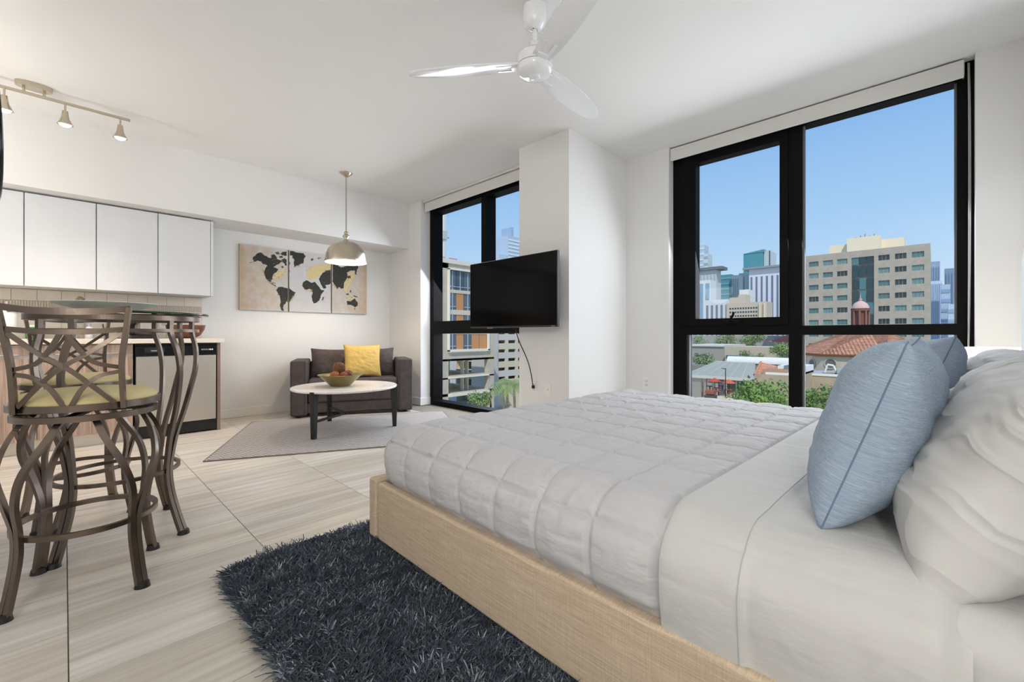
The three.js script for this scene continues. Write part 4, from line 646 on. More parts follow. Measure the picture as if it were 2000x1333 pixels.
// ================================================================ THE CITY OUTSIDE
const GY = -17, zX = (u, x) => onX(u, HORIZON, x).z, yX = (u, v, x) => onX(u, v, x).y, xZ = (u, z) => onZ(u, HORIZON, z).x, yZ = (u, v, z) => onZ(u, v, z).y;
const C = (hex, r = 0.85, more = {}) => std(hex, r, more);
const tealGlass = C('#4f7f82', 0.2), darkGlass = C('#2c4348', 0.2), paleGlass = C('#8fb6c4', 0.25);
struct('ground', bx(8, 900, GY - 0.5, GY, -700, 350), C('#b6ae9e', 0.95), 'street level ground far below the windows', 'ground');
{ // office block with window grid
  const X = 150, z0 = zX(1546, X), z1 = zX(1817, X), top = yX(1817, 475, X), o = thing('office_building', 'beige office block with rows of windows and a dark glass stair bay', 'building', [0, 0, 0]);
  const stone = C('#cdc2b1', 0.9, { map: rep(T.concrete, 6) }), cols = [[1553, 1571], [1580, 1598.6], [1607.6, 1626.5], [1635, 1655], [1715.6, 1737.5], [1748, 1770.5], [1781, 1805]].map((c) => c.map((u) => zX(u, X)));
  const bay = [1663.4, 1707].map((u) => zX(u, X)), yc = yX(1793, 497, X), dy = (yc - yX(1793, 627, X)) / 5, hh = 0.7, wall = [bx(X + 0.6, X + 26, GY, top - 0.1, z0, z1), bx(X, X + 0.6, yc + hh, top, z0, z1)];
  for (let r = 0; r < 11; r++) {
    const y = yc - r * dy; wall.push(bx(X, X + 0.6, y - dy + hh, y - hh, z0, bay[0]), bx(X, X + 0.6, y - dy + hh, y - hh, bay[1], z1));
    let e = z0; for (const [a, b] of cols.slice(0, 4)) { wall.push(bx(X, X + 0.6, y - hh, y + hh, e, a)); e = b; } wall.push(bx(X, X + 0.6, y - hh, y + hh, e, bay[0]));
    e = bay[1]; for (const [a, b] of cols.slice(4)) { wall.push(bx(X, X + 0.6, y - hh, y + hh, e, a)); e = b; } wall.push(bx(X, X + 0.6, y - hh, y + hh, e, z1));
    cols.forEach(([a, b], i) => { const m = hash2(r, i, 3), w = part(o, 'window', bx(X + 0.3, X + 0.4, y - hh, y + hh, a, b), m > 0.66 ? darkGlass : m > 0.3 ? tealGlass : C('#6f9a99', 0.25)); part(w, 'mullion', merge([0.33, 0.66].map((f) => bx(X + 0.2, X + 0.3, y - hh, y + hh, a + (b - a) * f - 0.05, a + (b - a) * f + 0.05))), C('#8f8a80')); });
  }
  part(o, 'walls', merge(wall), stone);
  for (let r = 0; r < 9; r++) for (let k = 0; k < 3; k++) { const a = bay[0] + ((bay[1] - bay[0]) * k) / 3, b = bay[0] + ((bay[1] - bay[0]) * (k + 1)) / 3, y = top - 0.6 - r * dy; part(o, 'bay_pane', bx(X + 0.25, X + 0.35, y - dy + 0.15, y - 0.15, a + 0.08, b - 0.08), hash2(r, k, 8) > 0.75 ? tealGlass : darkGlass); }
  const roof = C('#efe2c4'); [[1620, 1655, 479, 160], [1654, 1719, 463, 158], [1718, 1766, 466, 163]].forEach(([u0, u1, v, x]) => part(o, 'penthouse', bx(x, x + 12, top - 0.5, yX((u0 + u1) / 2, v, x), zX(u0, x), zX(u1, x)), roof, 'cream rooftop block'));
  for (let i = 0; i < 5; i++) part(o, 'antenna', rod([160, yX(1690, 464, 158), zX(1670 + i * 9, 158)], [160, yX(1690, 459 - (i % 3) * 2, 158), zX(1670 + i * 9, 158)], 0.12, 6), C('#8d8d8d'));
}
{ // cupola
  const p = onX(1680.5, 633, 115), s = 90 / 850, o = thing('church_cupola', 'small red-brown cupola with a pale dome and finial', 'cupola', [p.x, 0, p.z]);
  const y = (v) => yX(1680, v, 115), r = 14 * s; part(o, 'drum', cyl(r * 0.8, r * 0.8, y(606) - y(660), 0, y(660), 0, 8), C('#7b4e46'));
  for (let k = 0; k < 8; k++) part(o, 'column', cyl(0.2, 0.2, y(607) - y(660), Math.cos(k * 0.785) * r * 0.92, y(660), Math.sin(k * 0.785) * r * 0.92, 8), C('#8f6155'));
  part(o, 'cornice', cyl(r * 1.05, r * 1.12, y(603) - y(608), 0, y(608), 0, 16), C('#8a5a50')); part(o, 'dome', lathe([[r, 0], [r * 0.95, 0.35 * r], [r * 0.75, 0.75 * r], [r * 0.4, 1.02 * r], [0.15, 1.15 * r]], 16).translate(0, y(604), 0), C('#d9b9ae')); part(o, 'finial', lathe([[0.1, 0], [0.35, 0.3], [0.1, 0.7], [0.05, 1.6]], 8).translate(0, y(604) + 1.1 * r, 0), C('#c9a79b')); part(o, 'tower_base', bx(-r * 1.2, r * 1.2, GY, y(659), -r * 1.2, r * 1.2), C('#c9b8a2'));
}
const roofTex = tex(512, 256, (u, v, x, y) => { const n = (fbm(u * 40, v * 20, 6, 3, 40, 20) - 0.5) * 70 + (hash2(x >> 1, y >> 2, 2) - 0.5) * 40; return [204 + n, 142 + n, 110 + n]; });
const roofRibs = tex(512, 64, (u) => 255 * Math.abs(Math.sin(u * 64 * Math.PI)), false);
{ // octagonal tiled-roof hall
  const c = onX(1690, 680, 92), o = thing('tiled_roof_hall', 'low cream hall with an eight-sided terracotta tiled roof and round windows', 'building', [c.x, 0, c.z]);
  const yb = yX(1640, 694, 82), yt = yX(1672, 655, 92) + 0.3, R = 10.6;
  part(o, 'roof', new THREE.CylinderGeometry(3.4, R, yt - yb, 8, 1, true).rotateY(0.3).translate(0, (yt + yb) / 2, 0), C('#ffffff', 0.9, { map: rep(roofTex, 0.5, 1), bumpMap: rep(roofRibs, 0.5, 1), bumpScale: 0.25 }), 'terracotta tiled roof'); part(o, 'roof_cap', cyl(3.4, 2.6, 0.5, 0, yt, 0, 8), C('#b08a72'));
  part(o, 'eave', new THREE.CylinderGeometry(R, R - 0.3, 0.4, 8).rotateY(0.3).translate(0, yb - 0.1, 0), C('#a9764f')); part(o, 'walls', metric(new THREE.CylinderGeometry(R - 0.7, R - 0.7, yb - GY, 8).rotateY(0.3).translate(0, (yb + GY) / 2, 0)), C('#d8cdb8'));
  for (const u of [1552, 1587, 1622, 1669, 1712]) { const d = ray(u, 711), q = V(0, 0, 0); let t = 60; for (; t < 90; t += 0.05) { q.copy(EYEP).addScaledVector(d, t); const a = Math.atan2(q.x - c.x, q.z - c.z) - 0.3, k = Math.PI / 4, m = ((a % k) + k) % k; if (Math.hypot(q.x - c.x, q.z - c.z) < ((R - 0.7) * Math.cos(k / 2)) / Math.cos(m - k / 2) + 0.06) break; } const w = part(o, 'round_window', new THREE.CylinderGeometry(0.75, 0.75, 0.14, 8).rotateX(Math.PI / 2), C('#6f6b64', 0.4)); w.position.set(q.x - c.x, q.y, q.z - c.z); const a = Math.atan2(q.x - c.x, q.z - c.z) - 0.3; w.rotation.y = 0.3 + (Math.floor(a / (Math.PI / 4)) + 0.5) * (Math.PI / 4); part(w, 'surround', new THREE.TorusGeometry(0.78, 0.1, 6, 16).translate(0, 0, 0.06), C('#c9beaa')); }
  const f = thing('flat_roof_annex', 'flat-roofed beige annex in front of the tiled hall', 'building', [0, 0, 0]);
  const x0 = 70, x1 = 79, yr = yX(1610, 735, x0), za = zX(1552, x0), zb = zX(1760, x0); part(f, 'walls', bx(x0, x1, GY, yr, za, zb), C('#cdbb9d', 0.9, { map: rep(T.concrete, 5) })); part(f, 'parapet', bx(x0 - 0.1, x0 + 0.25, yr, yr + 0.25, za, zb), C('#f2efe8')); part(f, 'roof_deck', bx(x0 + 0.25, x1, yr, yr + 0.1, za, zb), C('#b9b7b0'));
  for (const [u, k] of [[1621, 0], [1645, 1], [1668, 2]]) { const p = onX(u, 730, 74), h = thing('rooftop_unit', ['white angled rooftop duct on the annex', 'small grey-green rooftop unit on the annex', 'grey rooftop vent box near the round window'][k], 'rooftop unit', [74, yr + 0.1, p.z]); part(h, 'housing', k === 0 ? merge([rod([0, 0, -0.6], [0, 1.2, -0.3], 0.12, 8), rod([0, 1.2, -0.3], [0, 1.1, 0.4], 0.14, 8), rod([0, 1.1, 0.4], [0, 0, 0.8], 0.12, 8)]) : rb(-0.5, 0.5, 0, 0.75, -0.55, 0.55, 0.05), C(k ? '#a9b5b0' : '#eeeeea')); part(h, 'curb', bx(-0.6, 0.6, 0, 0.08, -0.8, 0.9), C('#8f8d86')); }
}
function leaves(n, rx, ry, rz, size, seed, lumps = 9) { // crown made of single leaf blades in clumps
  const R = rng(seed), pos = [], nor = [], centres = [...Array(lumps)].map(() => [(R() - 0.5) * 1.3, (R() - 0.25) * 1.0, (R() - 0.5) * 1.3, 0.4 + R() * 0.3]);
  for (let i = 0; i < n; i++) {
    const c = centres[Math.floor(R() * lumps)], d = V(R() - 0.5, R() - 0.5, R() - 0.5).normalize(), k = c[3] * Math.pow(R(), 0.33), p = V((c[0] + d.x * k) * rx, (c[1] + d.y * k) * ry, (c[2] + d.z * k) * rz);
    const a = V(R() - 0.5, R() - 0.5, R() - 0.5).normalize(), b = a.clone().cross(d).normalize(), s = size * (0.6 + 0.8 * R()), tip = p.clone().addScaledVector(a, s), l = p.clone().addScaledVector(a, s * 0.45).addScaledVector(b, s * 0.33), r = p.clone().addScaledVector(a, s * 0.45).addScaledVector(b, -s * 0.33);
    const nn = d.clone().add(V(0, 0.3, 0)).normalize(); for (const q of [p, l, tip, p, tip, r]) { pos.push(q.x, q.y, q.z); nor.push(nn.x, nn.y, nn.z); }
  }
  const g = new THREE.BufferGeometry(); g.setAttribute('position', new THREE.Float32BufferAttribute(pos, 3)); g.setAttribute('normal', new THREE.Float32BufferAttribute(nor, 3)); return g;
}
function tree(label, u, v, x, rpx, col, seed, n = 2600) {
  const p = onX(u, v, x), r = (rpx / FOCAL) * ray(u, v).dot(FWD) * (x / ray(u, v).x), t = thing('tree', label, 'tree', [p.x, GY, p.z], 0, 'trees outside');
  part(t, 'trunk', cyl(0.3, 0.16, p.y - GY, 0, 0, 0, 8), C('#6a5a48'));
  part(t, 'crown', leaves(n, r, r * 0.8, r, r * 0.13, seed), phys(col, 0.8, { transmission: 0.25, thickness: 0 }), 'leafy green crown').position.y = p.y - GY;
}
tree('broad light green tree in front of the beige side wall', 1478, 790, 50, 50, '#7fa548', 201, 3200);
tree('small green tree growing against the window mullion', 1530, 792, 43, 26, '#86ab52', 202, 1600);
tree('dense green tree in front of the flat-roofed annex', 1600, 800, 52, 46, '#7c9f4c', 203, 3000);
tree('bushy tree at the corner of the annex', 1645, 790, 60, 30, '#84a856', 204, 1600);
tree('tree in front of the long grey wall', 1372, 713, 105, 26, '#93a578', 205, 1600);
tree('tree at the end of the beige upper storey', 1527, 693, 100, 24, '#8cab62', 206, 1500);
tree('low shrub tree on the beige terrace', 1455, 697, 108, 14, '#7f9c58', 207, 800);
tree('slim shrub tree beside the terrace corner', 1483, 700, 108, 12, '#86a45e', 208, 700);
tree('hedge tree behind the long grey roof', 1420, 668, 150, 22, '#98ab78', 209, 1200);
tree('far hedge tree behind the beige roof', 1470, 668, 160, 24, '#90a870', 210, 1200);
tree('far hedge tree beside the pale tower base', 1365, 668, 150, 16, '#9cae80', 211, 900);
function box(name, label, x0, x1, u0, u1, v, mat, vb) { const o = thing(name, label, 'building', [0, 0, 0]); const um = (u0 + u1) / 2; part(o, 'walls', bx(x0, x1, vb ? yX(um, vb, x0) : GY, yX(um, v, x0), zX(u0, x0), zX(u1, x0)), mat); return o; }
{ // low buildings and terrace behind the sash
  const g = box('grey_wall_building', 'long flat grey building behind the glass canopy', 122, 140, 1338, 1417, 677, C('#a7a39b')); part(g, 'coping', bx(121.6, 140, yX(1380, 677, 122), yX(1380, 674, 122), zX(1338, 122), zX(1415, 122)), C('#dcd9d0')); part(g, 'window_strip', bx(121.8, 122, yX(1380, 697, 122), yX(1380, 692, 122), zX(1360, 122), zX(1386, 122)), C('#5a6066', 0.4));
  const b = box('beige_upper_storey', 'beige flat-roofed storey with planted terrace', 118, 130, 1416, 1511, 678, C('#c7bca4')); part(b, 'painted_terrace_opening', bx(117.9, 118, yX(1450, 702, 118), yX(1450, 695, 118), zX(1418, 118), zX(1478, 118)), tealGlass);  // flat glass-coloured strip painted in for the shaded terrace opening
  const w = thing('barrel_roof_hall', 'long white barrel-vaulted roof behind the red-roofed house', 'building', [0, 0, 0]); { const x = 96, za = zX(1419, x), zb = zX(1548, x), y = yX(1480, 711, x); part(w, 'vault', metric(new THREE.CylinderGeometry(1.3, 1.3, zb - za, 20, 1, false, 0, Math.PI).rotateZ(Math.PI / 2).rotateY(Math.PI / 2).translate(x + 1.3, y, (za + zb) / 2)), C('#ecebe4')); part(w, 'walls', bx(x + 0.2, x + 2.4, GY, y, za, zb), C('#8d938b')); }
  const s = thing('glass_canopy', 'sloping greenish glass canopy over the plaza', 'canopy', [0, 0, 0]); { const xa = 78, xb = 92, ya = yX(1410, 736, xa), yb = yX(1440, 708, xb), za = zX(1340, xa), zb = zX(1474, xa), zc = zX(1400, xb), zd = zX(1474, xb); const G2 = new THREE.BufferGeometry(); G2.setAttribute('position', new THREE.Float32BufferAttribute([xa, ya, za, xa, ya, zb, xb, yb, zd, xa, ya, za, xb, yb, zd, xb, yb, zc], 3)); G2.computeVertexNormals(); part(s, 'pane', G2, phys('#b9bcae', 0.95, { transmission: 0.2, thickness: 0, specularIntensity: 0.2 })); part(s, 'edge_beam', bx(xa - 0.15, xa + 0.15, ya - 0.5, ya, za, zb), C('#d9d7cd')); part(s, 'ridge_beam', bx(xb - 0.1, xb + 0.1, yb - 0.2, yb + 0.1, zc, zd), C('#d2d8d2')); for (let i = 0; i < 6; i++) { const z = za + ((zb - za) * (i + 0.5)) / 6; part(s, 'post', cyl(0.12, 0.12, ya - 0.5 + 9, xa, -9, z, 8), C('#7b7f7c')); } for (let i = 0; i < 7; i++) { const f = i / 6; part(s, 'rafter', rod([xa, ya + 0.05, za + (zb - za) * f], [xb, yb + 0.05, zc + (zd - zc) * f], 0.07, 6), C('#c2c9c4')); } }
  const p = thing('plaza_deck', 'sandy plaza deck below the glass canopy', 'plaza', [0, 0, 0]); part(p, 'deck', bx(52, 96, GY, -9, zX(1330, 60), zX(1474, 78)), C('#dccfae')); part(p, 'far_wall', bx(94, 96, -9, -5.4, zX(1330, 90), zX(1474, 90)), C('#8f8d86')); for (let i = 0; i < 3; i++) part(p, 'door', bx(93.85, 94, -9, -6.4, zX(1449 + i * 9, 94), zX(1453 + i * 9, 94)), darkGlass, 'dark panel painted for a shaded doorway');  // flat dark panels on the far wall stand for shaded open doorways
  const R = rng(77), cols = ['#d4694a', '#c9553c', '#e08a5c', '#b5483a'], umb = [[1380, 750, 82], [1392, 752, 80], [1404, 748, 84], [1414, 754, 79], [1424, 758, 75], [1436, 748, 86], [1450, 749, 88], [1458, 755, 82], [1466, 747, 90], [1396, 762, 76]];
  umb.forEach(([u, v, x], i) => { const q = onX(u, v, x), y = -9, o = thing('plaza_parasol', 'small orange-red parasol on the sandy plaza deck', 'parasol', [q.x, y, q.z], 0, 'parasols on the plaza'); part(o, 'canopy', new THREE.ConeGeometry(1.15, 0.6, 6).translate(0, 2.5, 0), C(cols[i % 4])); part(o, 'pole', cyl(0.06, 0.06, 2.3, 0, 0, 0, 6), C('#5b4a42')); const tb = thing('plaza_table', 'rust-brown table beside an orange-red parasol', 'table', [q.x - 0.9, y, q.z + 0.9], 0, 'tables on the plaza'); part(tb, 'table_top', cyl(0.7, 0.7, 0.08, 0, 0.7, 0, 8), C('#a2553f')); part(tb, 'leg', cyl(0.08, 0.12, 0.7, 0, 0, 0, 6), C('#4c4541')); });
  const k = thing('plaza_kiosk', 'dark red-topped kiosk on the sandy plaza', 'kiosk', [onX(1388, 780, 66).x, -9, onX(1388, 780, 66).z]); part(k, 'body', rb(-0.7, 0.7, 0, 1.2, -0.7, 0.7, 0.1), C('#4c4a47')); part(k, 'roof', rb(-0.6, 0.6, 1.3, 1.9, -0.6, 0.6, 0.1), C('#9a5a4c')); part(k, 'post', cyl(0.08, 0.08, 1.4, 0, 0, 0, 6), C('#333333'));
  for (const [u, x] of [[1417, 74], [1456, 76]]) { const q = onX(u, 760, x), l = thing('street_lamp', u < 1430 ? 'black street lamp standing under the glass canopy edge' : 'slim black street lamp beside the red seating', 'street lamp', [q.x, -9, q.z]); part(l, 'pole', cyl(0.09, 0.06, u < 1430 ? 4.6 : 2.6, 0, 0, 0, 8), C('#2c2c2e')); part(l, 'arm', bx(-0.05, 0.05, u < 1430 ? 4.5 : 2.5, u < 1430 ? 4.6 : 2.6, -0.6, 0.1), C('#2c2c2e')); }
  const h = thing('red_roof_house', 'beige house with a small red tiled roof and white terrace', 'building', [0, 0, 0]); { const x = 62, yt = yX(1500, 732, x), za = zX(1473, x), zb = zX(1560, x); part(h, 'walls', bx(x, x + 9, GY, yt, za, zb), C('#cbb898', 0.9, { map: rep(T.concrete, 5) })); part(h, 'terrace', bx(x + 0.3, x + 9, yt, yt + 0.25, za + 1.2, zb), C('#efeee8')); part(h, 'parapet', bx(x + 3, x + 9, yt, yt + 1.0, zX(1519, x + 3), zb), C('#f1f0ea')); part(h, 'access_hatch', bx(x + 2, x + 4, yt, yt + 1.1, zX(1531, x + 2), zb), C('#7e858c')); const a = onX(1474, 733, x), b = onX(1486, 708, x + 5), c = onX(1518, 715, x + 7), d = onX(1492, 731, x + 1), e = onX(1518, 723, x + 5), G2 = new THREE.BufferGeometry(); G2.setAttribute('position', new THREE.Float32BufferAttribute([a, d, b, d, e, b, b, e, c].flatMap((q) => [q.x, q.y, q.z]), 3)); G2.computeVertexNormals(); part(h, 'roof', metric(G2), C('#ffffff', 0.9, { map: rep(roofTex, 8, 8), side: THREE.DoubleSide }), 'red tiled roof'); part(h, 'hip_ridge', tube([a.toArray(), b.clone().lerp(a, 0.5).toArray(), b.toArray()], 0.18, 10, 6), C('#cf8f66')); part(h, 'roof_support', bx(x + 0.5, x + 6.5, yt, yt + 0.6, za + 0.8, za + 3.5), C('#b8906f')); }
  box('pale_row_building', 'pale low building under a small red roof behind the hedge', 168, 180, 1511, 1548, 662, C('#d9cfba')); { const o = thing('red_roof_pavilion', 'small pavilion with a bright red-pink roof behind the hedge', 'building', [0, 0, 0]); const x = 160; part(o, 'walls', bx(x, x + 8, GY, yX(1525, 668, x), zX(1514, x), zX(1550, x)), C('#cfc3ae')); part(o, 'roof', metric(new THREE.CylinderGeometry(0.2, 6.4, 2.2, 4).rotateY(Math.PI / 4).translate(x + 4, yX(1525, 668, x) + 1.1, (zX(1514, x) + zX(1550, x)) / 2)), C('#d06a5a')); }
  box('grey_row_building', 'grey low building behind the hedge trees', 172, 190, 1345, 1512, 656, C('#aaa8a3'));
  const or = thing('orange_roof_house', 'house with a wide orange tiled roof beside the office block', 'building', [0, 0, 0]); { const x = 112, ya = yX(1840, 681, x); part(or, 'walls', bx(x, x + 14, GY, ya, zX(1816, x), zX(1900, x)), C('#d3c4ac')); const za = zX(1812, x), zb = zX(1905, x), yt = yX(1840, 665, x + 6), G2 = new THREE.BufferGeometry(); G2.setAttribute('position', new THREE.Float32BufferAttribute([x - 0.6, ya, za, x - 0.6, ya, zb, x + 6, yt, zb, x - 0.6, ya, za, x + 6, yt, zb, x + 6, yt, za], 3)); G2.computeVertexNormals(); part(or, 'roof', metric(G2), C('#ffffff', 0.9, { map: rep(roofTex, 9, 9), side: THREE.DoubleSide })); for (const u of [1842, 1850]) part(or, 'window', bx(x - 0.1, x, yX(u, 690, x), yX(u, 685, x), zX(u - 2.5, x), zX(u + 2.5, x)), C('#6f6a66')); part(or, 'dormer', bx(x + 2, x + 4, ya + 1, ya + 2, zX(1847, x), zX(1851, x)), C('#b07a5c')); }
}
function palm(label, at, h, fr, seed, col = '#86a05e', n = 14) {
  const R = rng(seed), t = thing('palm_tree', label, 'palm tree', at, 0, 'palms outside'); part(t, 'trunk', tube([[0, 0, 0], [0.1, h * 0.5, 0.05], [0, h, 0]], 0.16, 10, 7), C('#8d7d66'));
  for (let k = 0; k < n; k++) { const a = (k / n) * 6.283 + R() * 0.4, l = fr * (0.8 + 0.4 * R()), up = 0.15 + R() * 0.75, pos = []; let prev = null; for (let i = 0; i <= 14; i++) { const s = i / 14, p = V(Math.cos(a) * l * s, h + l * (up * s - 0.95 * s * s), Math.sin(a) * l * s), w = 0.28 * fr * Math.sin(Math.PI * (0.12 + 0.85 * s)), b = V(-Math.sin(a), 0, Math.cos(a)); if (prev) { const tip = p.clone().lerp(prev, -0.6); for (const q of [1, -1]) { const e = tip.clone().addScaledVector(b, q * w).add(V(0, -0.35 * w, 0)); for (const c of [prev, p.clone().lerp(prev, 0.35), e]) pos.push(c.x, c.y, c.z); } } prev = p; } const g = new THREE.BufferGeometry(); g.setAttribute('position', new THREE.Float32BufferAttribute(pos, 3)); g.computeVertexNormals(); part(t, 'frond', g, phys(col, 0.8, { transmission: 0.25, thickness: 0, side: THREE.DoubleSide })); }
}
{ const q = onX(1829, 683, 92); palm('palm tree in front of the orange roof', [q.x, GY, q.z], q.y - GY, 1.9, 301); }
{ // downtown towers beyond the low roofs: body and strips, bluish hues standing in for distance haze
  const tower = (label, x, u0, u1, v, hex, strips, opt = {}) => {
    const o = thing('city_tower', label, 'tower', [0, 0, 0], 0, 'downtown towers'), d = opt.depth ?? 14, za = zX(u0, x), zb = zX(u1, x), yt = yX((u0 + u1) / 2, v, x);
    part(o, 'body', bx(x, x + d, GY, yt, za, zb), C(hex, opt.rough ?? 0.6));
    if (strips) for (let i = 0; i < strips[0]; i++) { const w = (zb - za) / strips[0], a = za + w * (i + 0.5 - strips[1] / 2); part(o, 'window_strip', bx(x - 0.3, x, GY, yt - (strips[3] ?? 4), a, a + w * strips[1]), C(strips[2], 0.3)); }
    if (opt.floors) for (let i = 0; i < opt.floors; i++) { const y = yt - 3 - i * opt.fh; part(o, 'floor_band', bx(x - 0.4, x, y - opt.fh * 0.35, y, za, zb), C(opt.band, 0.5)); }
    if (opt.cap) part(o, 'roof_cap', bx(x - 3, x + d, yt, yt + opt.cap[0], za - 4, zX(opt.cap[1], x)), C(opt.cap[2]));
    return o;
  };
  tower('pale curved-top glass tower with a slanting side', 560, 1340, 1376, 481, '#b9cbd6', null, { floors: 16, fh: 7, band: '#d9e2e6' });
  tower('stepped pale tower beside the slanted one', 540, 1374, 1383, 496, '#cfd6d8', null, { floors: 10, fh: 8, band: '#9fb4bf' });
  tower('beige-white tower with a wide dark overhanging roof', 480, 1340, 1399, 530, '#c9ccc9', [9, 0.35, '#a8b4b8'], { cap: [3, 1412, '#6e767c'] });
  tower('slim white-framed glass tower beside the overhanging roof', 420, 1340, 1388, 549, '#e4e6e3', [4, 0.62, '#8fb0c2', 3]);
  tower('dark teal mid-rise glass tower', 520, 1402, 1428, 537, '#5d98a0', null, { floors: 14, fh: 6, band: '#75aab0', rough: 0.3 });
  tower('grey-blue gridded tower beside the teal one', 515, 1428, 1443, 538, '#7b94a0', [4, 0.4, '#566f7c']);
  tower('narrow slate tower behind the gridded one', 540, 1443, 1455, 534, '#6f8490', [3, 0.4, '#4f6472']);
  const e = tower('tall teal glass tower, highest on this skyline', 560, 1452, 1490, 494, '#4f97a3', [9, 0.12, '#6cb0b8', 2], { rough: 0.25 }); { const x = 559.5, za = zX(1452, x), zb = zX(1492, x), y0 = yX(1470, 495, x), pts = [[x, y0, za], [x, y0, zb], [x, yX(1490, 487, x), zb], [x, yX(1455, 496, x), za]]; const G2 = new THREE.BufferGeometry(), P = pts.map((p) => V(...p)), Q = P.map((p) => p.clone().add(V(20, 0, 0))); const f = (...q) => q.flatMap((p) => [p.x, p.y, p.z]); G2.setAttribute('position', new THREE.Float32BufferAttribute([...f(P[0], P[1], P[2], P[0], P[2], P[3]), ...f(Q[0], Q[2], Q[1], Q[0], Q[3], Q[2]), ...f(P[3], P[2], Q[2], P[3], Q[2], Q[3]), ...f(P[1], Q[1], Q[2], P[1], Q[2], P[2])], 3)); G2.computeVertexNormals(); part(e, 'slanted_crown', G2, C('#4f97a3', 0.25)); part(e, 'side_fin', bx(563, 590, GY, yX(1500, 490, 563), zX(1492, 563), zX(1504, 563)), C('#c3cfd2')); part(e, 'dark_edge', bx(562.5, 563, GY, yX(1500, 490, 563), zX(1502.5, 563), zX(1504.5, 563)), C('#47585f')); }
  tower('white tower with dark vertical window strips', 380, 1463, 1535, 524, '#d9dce4', [7, 0.34, '#6d7890', 6], { cap: [1.5, 1535, '#8d97a2'] });
  const wt = tower('low white block with tall arched window strips', 350, 1377, 1424, 586, '#dcdedf', [5, 0.42, '#7d8b96', 4]); void wt;
  const cl = tower('sandstone block with a stepped centre and small square windows', 330, 1419, 1498, 591, '#c9bda8', null); { const x = 330, s = C('#cdc1ac'); part(cl, 'stepped_top', bx(x + 1, x + 13, yX(1460, 592, x), yX(1455, 580, x), zX(1424, x), zX(1452, x)), s); part(cl, 'stepped_top', bx(x + 2, x + 12, yX(1460, 592, x), yX(1455, 575, x), zX(1440, x), zX(1455, x)), s); for (let r = 0; r < 5; r++) for (let k = 0; k < 11; k++) part(cl, 'window', bx(x - 0.2, x, yX(1450, 604 + r * 7.4, x), yX(1450, 601 + r * 7.4, x), zX(1425 + k * 5.1, x), zX(1428 + k * 5.1, x)), darkGlass); for (const u of [1483, 1492]) part(cl, 'buttress', bx(x - 1.2, x, GY, yX(1488, 592, x), zX(u, x), zX(u + 4, x)), C('#ddd0b6')); }
  tower('plain white rooftop block behind the sandstone one', 345, 1444, 1462, 566, '#e8e6e0', null);
  tower('blue-grey tower pair beside the office block', 420, 1817, 1836, 511, '#8fa6bd', [4, 0.4, '#6a87a6']);
  tower('silver ribbed tower beside the office block', 400, 1817, 1841, 549, '#c4d2df', [6, 0.35, '#7f9dbb', 2]);
  tower('steel blue tower with a rounded top at the window edge', 460, 1845, 1880, 524, '#7c93ad', [6, 0.3, '#627c9c']);
  tower('low light blue tower between the silver and steel towers', 380, 1838, 1856, 556, '#a9bfd2', null, { floors: 12, fh: 6, band: '#86a2bf' });
  tower('short pale blue block at the window edge', 360, 1852, 1882, 594, '#bccbd8', null, { floors: 6, fh: 6, band: '#93abc3' });
}
